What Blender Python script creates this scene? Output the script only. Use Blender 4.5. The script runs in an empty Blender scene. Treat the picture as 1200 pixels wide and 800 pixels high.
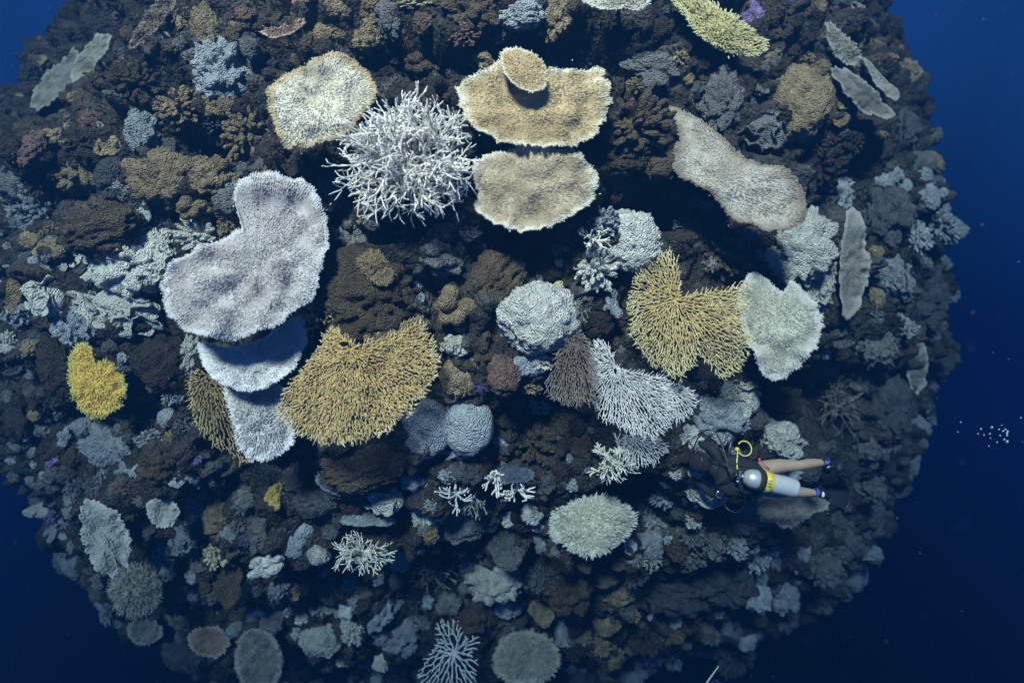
import bpy, bmesh, math, random
import numpy as np
from mathutils import Vector, Matrix
from mathutils.bvhtree import BVHTree


random.seed(7)
rng = np.random.default_rng(11)
sc = bpy.context.scene
col = sc.collection

# ------------------------------------------------------------------ camera
F = 715.0                      # focal length in pixels of a 1200 x 800 frame
PITCH = math.radians(-30)
CX = np.array([1.0, 0, 0])
CF = np.array([0, math.cos(PITCH), math.sin(PITCH)])
CU = np.array([0, -math.sin(PITCH), math.cos(PITCH)])
UP = np.array([0, 0, 1.0])
cam_d = bpy.data.cameras.new('camera')
cam_d.sensor_width = 36
cam_d.lens = 36 * F / 1200
cam_d.clip_end = 500
cam = bpy.data.objects.new('camera', cam_d)
col.objects.link(cam)
cam.rotation_euler = (math.pi / 2 + PITCH, 0, 0)
sc.camera = cam
cam_d.dof.use_dof = True
cam_d.dof.focus_distance = 6.4
cam_d.dof.aperture_fstop = 0.33

# ------------------------------------------------------------------ water all round (world) and sun
w = bpy.data.worlds.new('World')
sc.world = w
w.use_nodes = True
nt = w.node_tree
nt.nodes.clear()
n_out = nt.nodes.new('ShaderNodeOutputWorld')
n_bg = nt.nodes.new('ShaderNodeBackground')
n_tc = nt.nodes.new('ShaderNodeTexCoord')
n_sx = nt.nodes.new('ShaderNodeSeparateXYZ')
n_mr = nt.nodes.new('ShaderNodeMapRange')
n_mr.inputs['From Min'].default_value = -1
n_mr.inputs['From Max'].default_value = 1
n_rp = nt.nodes.new('ShaderNodeValToRGB')
n_rp.color_ramp.interpolation = 'EASE'
els = n_rp.color_ramp.elements
els[0].position = 0.10; els[0].color = (0.0004, 0.0008, 0.004, 1)
els[1].position = 1.0; els[1].color = (0.020, 0.085, 0.19, 1)
for p, c in ((0.30, (0.0008, 0.0070, 0.070, 1)), (0.50, (0.022, 0.078, 0.25, 1))):
    e = els.new(p); e.color = c
nt.links.new(n_tc.outputs['Generated'], n_sx.inputs[0])
nt.links.new(n_sx.outputs['Z'], n_mr.inputs['Value'])
nt.links.new(n_mr.outputs[0], n_rp.inputs[0])
nt.links.new(n_rp.outputs[0], n_bg.inputs['Color'])
n_bg.inputs['Strength'].default_value = 1.0
nt.links.new(n_bg.outputs[0], n_out.inputs[0])

SUN_DIR = Vector((-0.20, -0.42, 0.88)).normalized()      # towards the sun
sun_d = bpy.data.lights.new('sun', 'SUN')
sun_d.energy = 5.0
sun_d.angle = math.radians(9.0)
sun_d.color = (1.0, 0.83, 0.61)
sun = bpy.data.objects.new('sun', sun_d)
sun.rotation_euler = SUN_DIR.to_track_quat('Z', 'Y').to_euler()
sun.location = (0, 0, 12)
col.objects.link(sun)

sc.view_settings.view_transform = 'Standard'
sc.view_settings.look = 'None'
sc.view_settings.exposure = 2.7
sc.view_settings.gamma = 1
sc.cycles.use_denoising = True
sc.cycles.max_bounces = 5
sc.cycles.diffuse_bounces = 2
sc.cycles.volume_bounces = 1
sc.cycles.transparent_max_bounces = 6

# ------------------------------------------------------------------ numeric helpers
def unit(a):
    a = np.asarray(a, float)
    return a / np.maximum(np.linalg.norm(a, axis=-1, keepdims=True), 1e-9)

def ray(px, py):
    return unit(CF + (px - 600) / F * CX - (py - 400) / F * CU)

def to_px(P):
    d = P @ CF
    return 600 + F * (P @ CX) / d, 400 - F * (P @ CU) / d

def _h(ix, iy, iz, k):
    n = (ix * 73856093) ^ (iy * 19349663) ^ (iz * 83492791) ^ (k * 2654435761)
    n = (n ^ (n >> 13)) * 1274126177
    n = (n ^ (n >> 16)) & 0xFFFFFF
    return n / float(0xFFFFFF)

def vnoise(p, k=0):
    i = np.floor(p).astype(np.int64); f = p - i
    f = f * f * f * (f * (f * 6 - 15) + 10)
    r = 0
    for dx in (0, 1):
        for dy in (0, 1):
            for dz in (0, 1):
                wgt = (f[:, 0] if dx else 1 - f[:, 0]) * (f[:, 1] if dy else 1 - f[:, 1]) * (f[:, 2] if dz else 1 - f[:, 2])
                r = r + wgt * _h(i[:, 0] + dx, i[:, 1] + dy, i[:, 2] + dz, k)
    return r * 2 - 1

def fbm(p, octv=4, k=0):
    r = 0; a = 1; t = 0
    for o in range(octv):
        r = r + a * vnoise(p * 2 ** o + 17.3 * o, k + o); t += a; a *= 0.5
    return r / t

def worley(p, k=0):
    i = np.floor(p).astype(np.int64)
    f1 = np.full(len(p), 9.0); f2 = np.full(len(p), 9.0); cid = np.zeros(len(p))
    for dx in (-1, 0, 1):
        for dy in (-1, 0, 1):
            for dz in (-1, 0, 1):
                c = i + (dx, dy, dz)
                q = np.stack([_h(c[:, 0], c[:, 1], c[:, 2], k + s) for s in (1, 2, 3)], 1) + c
                d = np.linalg.norm(q - p, axis=1)
                new = d < f1
                f2 = np.where(new, f1, np.minimum(f2, d))
                cid = np.where(new, _h(c[:, 0], c[:, 1], c[:, 2], k + 4), cid)
                f1 = np.where(new, d, f1)
    return f1, f2, cid

def smooth(a, b, x):
    t = np.clip((x - a) / (b - a), 0, 1)
    return t * t * (3 - 2 * t)

# ------------------------------------------------------------------ mesh helpers
class Geo:
    """verts + triangles/quads gathered from pieces of ONE part"""
    def __init__(s): s.v = []; s.t = []; s.q = []; s.a = []; s.n = 0
    def add(s, v, tris=None, quads=None, a=None):
        v = np.asarray(v, float).reshape(-1, 3)
        s.v.append(v)
        s.a.append(np.zeros((len(v), 2)) if a is None else np.asarray(a, float).reshape(-1, 2))
        if tris is not None and len(tris): s.t.append(np.asarray(tris, int) + s.n)
        if quads is not None and len(quads): s.q.append(np.asarray(quads, int) + s.n)
        s.n += len(v)
    def mesh(s, name, origin=None, sm=True):
        v = np.concatenate(s.v)
        if origin is not None: v = v - np.asarray(origin)
        a = np.concatenate(s.a)
        t = np.concatenate(s.t) if s.t else np.zeros((0, 3), int)
        q = np.concatenate(s.q) if s.q else np.zeros((0, 4), int)
        me = bpy.data.meshes.new(name)
        me.vertices.add(len(v)); me.vertices.foreach_set('co', v.astype(np.float32).ravel())
        loops = np.concatenate([t.ravel(), q.ravel()]).astype(np.int32)
        me.loops.add(len(loops)); me.loops.foreach_set('vertex_index', loops)
        starts = np.concatenate([np.arange(len(t)) * 3, len(t) * 3 + np.arange(len(q)) * 4]).astype(np.int32)
        me.polygons.add(len(starts)); me.polygons.foreach_set('loop_start', starts)
        me.update(calc_edges=True)
        me.polygons.foreach_set('use_smooth', np.full(len(starts), sm, bool))
        for i, nm in enumerate(('edge', 'tip')):
            at = me.attributes.new(nm, 'FLOAT', 'POINT')
            at.data.foreach_set('value', a[:, i].astype(np.float32))
        return me

def add_obj(name, me, m, parent=None, loc=None):
    if m is not None:
        me.materials.clear(); me.materials.append(m)
    o = bpy.data.objects.new(name, me)
    col.objects.link(o)
    if parent is not None: o.parent = parent
    if loc is not None: o.location = loc
    return o

def tag(o, label, cat, group=None):
    o['label'] = label; o['category'] = cat
    if group: o['group'] = group
    return o

def empty(name, loc, label, cat, group=None):
    o = bpy.data.objects.new(name, None); col.objects.link(o)
    o.location = loc; o.empty_display_size = 0.1
    return tag(o, label, cat, group)

def tube(g, pts, rad, sides=5, a0=0.0, a1=1.0, edge=0.0):
    """tapered tube with a rounded tip through pts"""
    pts = np.asarray(pts, float); n = len(pts)
    rad = np.broadcast_to(np.asarray(rad, float), (n,))
    t = np.gradient(pts, axis=0); t = unit(t)
    ref = np.where(np.abs(t[:, 2:3]) < 0.9, np.array([[0, 0, 1.0]]), np.array([[1.0, 0, 0]]))
    x = unit(np.cross(t, np.broadcast_to(ref[0:1], t.shape) + 1e-4)); y = np.cross(t, x)
    an = np.arange(sides) / sides * 2 * math.pi
    ring = pts[:, None] + rad[:, None, None] * (np.cos(an)[None, :, None] * x[:, None] + np.sin(an)[None, :, None] * y[:, None])
    v = np.concatenate([ring.reshape(-1, 3), [pts[-1] + t[-1] * rad[-1] * 0.8]])
    q = []
    i = np.arange(n - 1)[:, None] * sides; j = np.arange(sides)[None]; j2 = (j + 1) % sides
    q = np.stack([i + j, i + j2, i + sides + j2, i + sides + j], -1).reshape(-1, 4)
    b = (n - 1) * sides
    tr = np.array([[b + k, b + (k + 1) % sides, n * sides] for k in range(sides)])
    tt = np.concatenate([np.repeat(np.linspace(a0, a1, n), sides), [a1]])
    g.add(v, tr, q, np.stack([np.full(len(v), edge), tt], 1))

# ------------------------------------------------------------------ materials
MATS = {}
def N(t, kind, **kw):
    n = t.nodes.new(kind)
    for k, v in kw.items(): setattr(n, k, v)
    return n

def mat(name, c1, c2=None, c_edge=None, c_tip=None, scale=9.0, bump=0.5, rough=0.8, cells=60.0, vary=0.25, edge_lo=0.72, patch=None):
    """coral skin: two pigments mottled by noise, optional margin and tip pigment, polyp relief"""
    if name in MATS: return MATS[name]
    m = bpy.data.materials.new(name); m.use_nodes = True
    t = m.node_tree; b = t.nodes['Principled BSDF']; L = t.links.new
    b.inputs['Roughness'].default_value = rough
    b.inputs['Specular IOR Level'].default_value = 0.15
    c2 = c2 or tuple(x * 0.55 for x in c1)
    tc = N(t, 'ShaderNodeTexCoord')
    oi = N(t, 'ShaderNodeObjectInfo')
    ad = N(t, 'ShaderNodeVectorMath', operation='ADD')
    sc_ = N(t, 'ShaderNodeVectorMath', operation='SCALE'); sc_.inputs['Scale'].default_value = 31.0
    cx = N(t, 'ShaderNodeCombineXYZ')
    for k in range(3): L(oi.outputs['Random'], cx.inputs[k])
    L(cx.outputs[0], sc_.inputs[0])
    geo = N(t, 'ShaderNodeNewGeometry')
    L(geo.outputs['Position'], ad.inputs[0]); L(sc_.outputs[0], ad.inputs[1])
    nz = N(t, 'ShaderNodeTexNoise'); nz.inputs['Scale'].default_value = scale
    nz.inputs['Detail'].default_value = 6; nz.inputs['Roughness'].default_value = 0.65
    L(ad.outputs[0], nz.inputs['Vector'])
    rp = N(t, 'ShaderNodeValToRGB')
    rp.color_ramp.elements[0].position = 0.36; rp.color_ramp.elements[0].color = (*c2, 1)
    rp.color_ramp.elements[1].position = 0.62; rp.color_ramp.elements[1].color = (*c1, 1)
    L(nz.outputs[0], rp.inputs[0]); out = rp.outputs[0]
    if patch:
        n5 = N(t, 'ShaderNodeTexNoise'); n5.inputs['Scale'].default_value = 1.9; n5.inputs['Detail'].default_value = 5; n5.inputs['Roughness'].default_value = 0.6
        L(ad.outputs[0], n5.inputs['Vector'])
        r5 = N(t, 'ShaderNodeMapRange', interpolation_type='SMOOTHSTEP'); r5.inputs['From Min'].default_value = 0.47; r5.inputs['From Max'].default_value = 0.66
        r5.inputs['To Max'].default_value = 0.85
        L(n5.outputs[0], r5.inputs['Value'])
        m5 = N(t, 'ShaderNodeMix', data_type='RGBA'); m5.inputs['B'].default_value = (*patch, 1)
        L(r5.outputs[0], m5.inputs['Factor']); L(out, m5.inputs['A']); out = m5.outputs['Result']
    if c_edge:
        at = N(t, 'ShaderNodeAttribute', attribute_name='edge')
        mr = N(t, 'ShaderNodeMapRange', interpolation_type='SMOOTHSTEP')
        mr.inputs['From Min'].default_value = edge_lo; mr.inputs['From Max'].default_value = 1.0
        ns = N(t, 'ShaderNodeMath', operation='MULTIPLY_ADD'); ns.inputs[1].default_value = 0.3; ns.inputs[2].default_value = -0.15
        sm_ = N(t, 'ShaderNodeMath', operation='ADD')
        L(nz.outputs[0], ns.inputs[0]); L(ns.outputs[0], sm_.inputs[0]); L(at.outputs['Fac'], sm_.inputs[1])
        L(sm_.outputs[0], mr.inputs['Value'])
        mx = N(t, 'ShaderNodeMix', data_type='RGBA'); mx.inputs['B'].default_value = (*c_edge, 1)
        L(mr.outputs[0], mx.inputs['Factor']); L(out, mx.inputs['A']); out = mx.outputs['Result']
    if c_tip:
        at = N(t, 'ShaderNodeAttribute', attribute_name='tip')
        mr = N(t, 'ShaderNodeMapRange'); mr.inputs['From Min'].default_value = 0.45; mr.inputs['From Max'].default_value = 1.0; mr.inputs['To Max'].default_value = 0.6 if patch else 1.0
        L(at.outputs['Fac'], mr.inputs['Value'])
        mx = N(t, 'ShaderNodeMix', data_type='RGBA'); mx.inputs['B'].default_value = (*c_tip, 1)
        L(mr.outputs[0], mx.inputs['Factor']); L(out, mx.inputs['A']); out = mx.outputs['Result']
    hs = N(t, 'ShaderNodeHueSaturation')
    mv = N(t, 'ShaderNodeMapRange'); mv.inputs['To Min'].default_value = 1 - vary; mv.inputs['To Max'].default_value = 1 + vary
    L(oi.outputs['Random'], mv.inputs['Value']); L(mv.outputs[0], hs.inputs['Value'])
    L(out, hs.inputs['Color']); L(hs.outputs[0], b.inputs['Base Color'])
    if bump:
        vo = N(t, 'ShaderNodeTexVoronoi'); vo.inputs['Scale'].default_value = cells
        L(ad.outputs[0], vo.inputs['Vector'])
        n2 = N(t, 'ShaderNodeTexNoise'); n2.inputs['Scale'].default_value = 28; n2.inputs['Detail'].default_value = 4
        L(ad.outputs[0], n2.inputs['Vector'])
        mm = N(t, 'ShaderNodeMath', operation='SUBTRACT'); L(n2.outputs[0], mm.inputs[0]); L(vo.outputs['Distance'], mm.inputs[1])
        bp = N(t, 'ShaderNodeBump'); bp.inputs['Strength'].default_value = bump; bp.inputs['Distance'].default_value = 0.045
        L(mm.outputs[0], bp.inputs['Height']); L(bp.outputs[0], b.inputs['Normal'])
    MATS[name] = m
    return m

def flat(name, c, rough=0.5, metal=0.0, emit=None):
    if name in MATS: return MATS[name]
    m = bpy.data.materials.new(name); m.use_nodes = True
    t = m.node_tree; b = t.nodes['Principled BSDF']; L = t.links.new
    nz = N(t, 'ShaderNodeTexNoise'); nz.inputs['Scale'].default_value = 14; nz.inputs['Detail'].default_value = 5
    mx = N(t, 'ShaderNodeMix', data_type='RGBA')
    mx.inputs['A'].default_value = (*[x * 0.75 for x in c], 1); mx.inputs['B'].default_value = (*[min(1, x * 1.2) for x in c], 1)
    L(nz.outputs[0], mx.inputs['Factor']); L(mx.outputs['Result'], b.inputs['Base Color'])
    b.inputs['Roughness'].default_value = rough; b.inputs['Metallic'].default_value = metal
    MATS[name] = m
    return m

PAL = {'white': (0.66, 0.66, 0.62), 'paleblue': (0.37, 0.41, 0.45), 'grey': (0.20, 0.205, 0.21), 'tan': (0.34, 0.27, 0.17),
       'brown': (0.115, 0.09, 0.062), 'dark': (0.055, 0.046, 0.040), 'purple': (0.30, 0.22, 0.48), 'yellow': (0.62, 0.46, 0.13),
       'green': (0.40, 0.50, 0.22), 'rose': (0.20, 0.13, 0.11), 'orange': (0.22, 0.135, 0.06), 'cream': (0.60, 0.55, 0.36),
       'slate': (0.10, 0.105, 0.115)}
PAL2 = {'grey': (0.11, 0.11, 0.11), 'white': (0.44, 0.45, 0.43), 'paleblue': (0.24, 0.27, 0.31), 'tan': (0.17, 0.13, 0.08)}
def lump_mat(c):
    return mat('coral_' + c, PAL[c], PAL2.get(c), scale=9, bump=0.9, cells=55)

# ------------------------------------------------------------------ the reef: a great rounded coral head
RC = ray(555, 330) * 16.2
RR = 10.0
RECESS = [  # px, py, half-width, half-height, depth: hollows and the falling-away lower flank
    (690, 45, 90, 28, 0.9), (480, 60, 70, 22, 0.6), (760, 235, 45, 25, 0.7), (605, 290, 45, 20, 0.5), (60, 230, 35, 40, 0.5),
    (240, 165, 30, 20, 0.5), (460, 275, 60, 12, 0.4), (640, 500, 40, 30, 0.35), (480, 720, 80, 35, 0.4), (560, 660, 50, 18, 0.3),
    (800, 250, 40, 18, 0.4), (925, 570, 80, 45, 0.3), (390, 190, 30, 60, 0.3), (800, 110, 40, 40, 0.3),
    (950, 470, 60, 40, 0.6), (1010, 210, 30, 60, 0.4), (750, 600, 40, 30, 0.4), (230, 600, 40, 30, 0.35), (350, 560, 40, 25, 0.35),
    (170, 480, 40, 30, 0.3), (560, 800, 360, 170, 0.75), (560, 200, 25, 30, 0.3)]

def reef_macro(nrm):
    p = RC + nrm * RR
    px, py = to_px(p)
    d = 0.42 * fbm(p / 2.6, 3, 5)
    for (x, y, rx, ry, dep) in RECESS:
        d -= 1.5 * dep * np.exp(-((px - x) / rx) ** 2 - ((py - y) / ry) ** 2)
    d += 0.55 * smooth(480, 900, py) + 0.2 * np.exp(-((px - 1010) / 130) ** 2 - ((py - 680) / 150) ** 2) - 0.9 * np.exp(-((px - 10) / 90) ** 2 - ((py + 10) / 120) ** 2)
    return d

def grid_dirs(n):
    a = -unit(RC)
    e1 = unit(np.cross(UP, a)); e2 = np.cross(a, e1)
    s = np.linspace(-1, 1, n); ang = math.radians(72) * (0.55 * s + 0.45 * s ** 3)
    U, V = np.meshgrid(np.tan(ang * 0.98), np.tan(ang * 0.98))
    return unit(a + U.ravel()[:, None] * e1 + V.ravel()[:, None] * e2)

def grid_quads(n):
    i = np.arange(n - 1)[:, None] * n; j = np.arange(n - 1)[None]
    return np.stack([i + j, i + j + 1, i + n + j + 1, i + n + j], -1).reshape(-1, 4)

NG = 640
nrm = grid_dirs(NG)
base = RC + nrm * RR
dm = reef_macro(nrm)
P1 = base * np.array([1, 1, 1.6])
wp = base + 0.12 * np.stack([vnoise(base * 3 + s, 60 + s) for s in (0, 40, 80)], 1)
f1, f2, c1 = worley(wp * 1.5, 20)
g1, g2, c2 = worley(wp * 4.2, 30)
h1, h2, c3 = worley(wp * 11.0, 40)
disp = dm + 0.30 * fbm(P1 * 1.1, 4, 9) + 0.46 * (0.55 - f1) * (0.4 + 1.2 * c1) + 0.23 * (0.55 - g1) * (0.3 + 1.4 * c2) + 0.08 * (0.5 - h1) * (0.3 + 1.4 * c3)
disp += 0.05 * fbm(base * 9, 3, 77)
rv = base + nrm * disp[:, None]
g = Geo(); g.add(rv, None, grid_quads(NG), np.stack([c2, c3], 1))
reef_me = g.mesh('reef')

def reef_mat():
    m = bpy.data.materials.new('reef_rock'); m.use_nodes = True
    t = m.node_tree; b = t.nodes['Principled BSDF']; L = t.links.new
    b.inputs['Roughness'].default_value = 0.9; b.inputs['Specular IOR Level'].default_value = 0.1
    tc = N(t, 'ShaderNodeTexCoord')
    at = N(t, 'ShaderNodeAttribute', attribute_name='edge')
    rp = N(t, 'ShaderNodeValToRGB'); rp.color_ramp.interpolation = 'CONSTANT'
    cols = [(0.0, (0.034, 0.031, 0.030)), (0.22, (0.052, 0.046, 0.038)), (0.40, (0.024, 0.023, 0.024)), (0.58, (0.11, 0.105, 0.098)),
            (0.70, (0.045, 0.036, 0.031)), (0.80, (0.17, 0.17, 0.17)), (0.90, (0.07, 0.056, 0.032)), (0.96, (0.075, 0.055, 0.085))]
    e = rp.color_ramp.elements
    e[0].position = 0; e[0].color = (*cols[0][1], 1); e[1].position = cols[1][0]; e[1].color = (*cols[1][1], 1)
    for p_, c_ in cols[2:]:
        x = e.new(p_); x.color = (*c_, 1)
    L(at.outputs['Fac'], rp.inputs[0])
    nz = N(t, 'ShaderNodeTexNoise'); nz.inputs['Scale'].default_value = 5; nz.inputs['Detail'].default_value = 9; nz.inputs['Roughness'].default_value = 0.7
    L(tc.outputs['Object'], nz.inputs['Vector'])
    r2 = N(t, 'ShaderNodeValToRGB'); r2.color_ramp.elements[0].position = 0.38; r2.color_ramp.elements[0].color = (0.035, 0.03, 0.028, 1)
    r2.color_ramp.elements[1].position = 0.66; r2.color_ramp.elements[1].color = (0.125, 0.116, 0.104, 1)
    L(nz.outputs[0], r2.inputs[0])
    mx = N(t, 'ShaderNodeMix', data_type='RGBA'); mx.inputs['Factor'].default_value = 0.5
    L(rp.outputs[0], mx.inputs['A']); L(r2.outputs[0], mx.inputs['B'])
    n3 = N(t, 'ShaderNodeTexNoise'); n3.inputs['Scale'].default_value = 45; n3.inputs['Detail'].default_value = 5
    L(tc.outputs['Object'], n3.inputs['Vector'])
    r3 = N(t, 'ShaderNodeValToRGB'); r3.color_ramp.elements[0].position = 0.60; r3.color_ramp.elements[0].color = (0, 0, 0, 1)
    r3.color_ramp.elements[1].position = 0.70; r3.color_ramp.elements[1].color = (0.8, 0.8, 0.8, 1)
    L(n3.outputs[0], r3.inputs[0])
    m2 = N(t, 'ShaderNodeMix', data_type='RGBA'); m2.inputs['B'].default_value = (0.24, 0.23, 0.21, 1)
    L(r3.outputs[0], m2.inputs['Factor']); L(mx.outputs['Result'], m2.inputs['A'])
    hs = N(t, 'ShaderNodeHueSaturation'); hs.inputs['Value'].default_value = 0.75
    L(m2.outputs['Result'], hs.inputs['Color']); L(hs.outputs[0], b.inputs['Base Color'])
    vo = N(t, 'ShaderNodeTexVoronoi'); vo.inputs['Scale'].default_value = 26
    L(tc.outputs['Object'], vo.inputs['Vector'])
    mm = N(t, 'ShaderNodeMath', operation='SUBTRACT'); L(n3.outputs[0], mm.inputs[0]); L(vo.outputs['Distance'], mm.inputs[1])
    bp = N(t, 'ShaderNodeBump'); bp.inputs['Strength'].default_value = 0.9; bp.inputs['Distance'].default_value = 0.06
    L(mm.outputs[0], bp.inputs['Height']); L(bp.outputs[0], b.inputs['Normal'])
    return m

reef = add_obj('reef_slope', reef_me, reef_mat())
reef['kind'] = 'structure'
reef['label'] = 'dark rugged rounded reef slope that all the corals grow on'

nb = NG // 2
sub = rv.reshape(NG, NG, 3)[::2, ::2]
BV = BVHTree.FromPolygons(sub.reshape(-1, 3).tolist(), grid_quads(sub.shape[0]).tolist())
NM = 150
nm_ = grid_dirs(NM)
mv_ = RC + nm_ * (RR + reef_macro(nm_) + 0.05)[:, None]
BM = BVHTree.FromPolygons(mv_.tolist(), grid_quads(NM).tolist())
ORI = Vector((0, 0, 0))

def hit(px, py, macro=False):
    d = ray(px, py)
    h = (BM if macro else BV).ray_cast(ORI, Vector(d))
    if h[0] is None:      # beyond the outline: the nearest point of the reef
        h = (BM if macro else BV).find_nearest(Vector(d * 12.5))
    p = np.array(h[0])
    return p, unit(p - RC)

# ------------------------------------------------------------------ plate frames drawn from outlines
OUTLINES = []
def catmull(pts, m=10):
    P = np.asarray(pts, float); n = len(P); o = []
    for i in range(n):
        a, b, c, d = P[i - 1], P[i], P[(i + 1) % n], P[(i + 2) % n]
        t = np.linspace(0, 1, m, endpoint=False)[:, None]
        o.append(0.5 * ((2 * b) + (c - a) * t + (2 * a - 5 * b + 4 * c - d) * t ** 2 + (3 * b - a - 3 * c + d) * t ** 3))
    return np.concatenate(o)

class Plane:
    def __init__(s, px, att, tilt=0.55, out=0.35, off=0.12):
        pts = np.asarray(px, float); s.px = pts
        OUTLINES.append(pts)
        c = pts.mean(0)
        v = -ray(*c)
        P, ns = hit(att[0], att[1], True)
        s.n = unit(v * 1.0 + ns * out + UP * tilt)
        s.U = unit(CX - s.n * (CX @ s.n)); s.V = np.cross(s.n, s.U)
        s.P = P + v * off
        for k in range(9):       # stand clear of the rock that would hide it
            q = s.world(np.concatenate([s.uv(pts * f_ + c * (1 - f_)) for f_ in (0.93, 0.75, 0.55, 0.35, 0.15)]))
            hid = 0
            for w_ in q:
                d = np.linalg.norm(w_)
                h = BV.ray_cast(ORI, Vector(w_ / d))
                if h[0] is not None and h[3] < d: hid += 1
            if hid <= 0.008 * len(q): break
            s.P = s.P + v * 0.08
        s.P = s.P + v * 0.05
        s.scale = (s.P @ CF) / F       # metres per pixel here
    def uv(s, px):
        px = np.asarray(px, float).reshape(-1, 2)
        d = np.array([ray(*p) for p in px])
        t = (s.P @ s.n) / (d @ s.n)
        w_ = d * t[:, None] - s.P
        return np.stack([w_ @ s.U, w_ @ s.V], 1)
    def world(s, uv, h=0.0):
        uv = np.asarray(uv).reshape(-1, 2)
        return s.P + uv[:, :1] * s.U + uv[:, 1:2] * s.V + np.asarray(h).reshape(-1, 1) * s.n

def polar(poly, c, M):
    """distance from c to the outline along M directions (0 where it lies the other way)"""
    a = np.arange(M) / M * 2 * math.pi
    d = np.stack([np.cos(a), np.sin(a)], 1)
    A = poly - c; B = np.roll(poly, -1, 0) - c; E = B - A
    den = d[:, None, 0] * E[None, :, 1] - d[:, None, 1] * E[None, :, 0]
    den = np.where(np.abs(den) < 1e-12, 1e-12, den)
    t = (A[None, :, 0] * E[None, :, 1] - A[None, :, 1] * E[None, :, 0]) / den
    u = (A[None, :, 0] * d[:, None, 1] - A[None, :, 1] * d[:, None, 0]) / den
    ok = (t > 0) & (u >= 0) & (u <= 1)
    return np.where(ok, t, 0).max(1), a

def stalk(pl, ctr_uv, r, m, parent, loc, h=-0.03):
    """foot that ties a colony to the rock behind it"""
    top = pl.world(ctr_uv, h)[0]
    d = unit(top * 1.0); q = top + d * 0.3; hr = BV.ray_cast(Vector(top), Vector(d))
    if hr[0] is not None and hr[3] < 3.2: q = np.array(hr[0])
    end = q + unit(q - top) * 0.2
    ts = np.linspace(0, 1, 5)[:, None]
    pts = top * (1 - ts) + end * ts
    g = Geo(); tube(g, pts, [r, r * 0.75, r * 0.6, r * 0.62, r * 0.8], 12)
    return add_obj('stalk', g.mesh('stalk', loc), m, parent)

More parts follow.
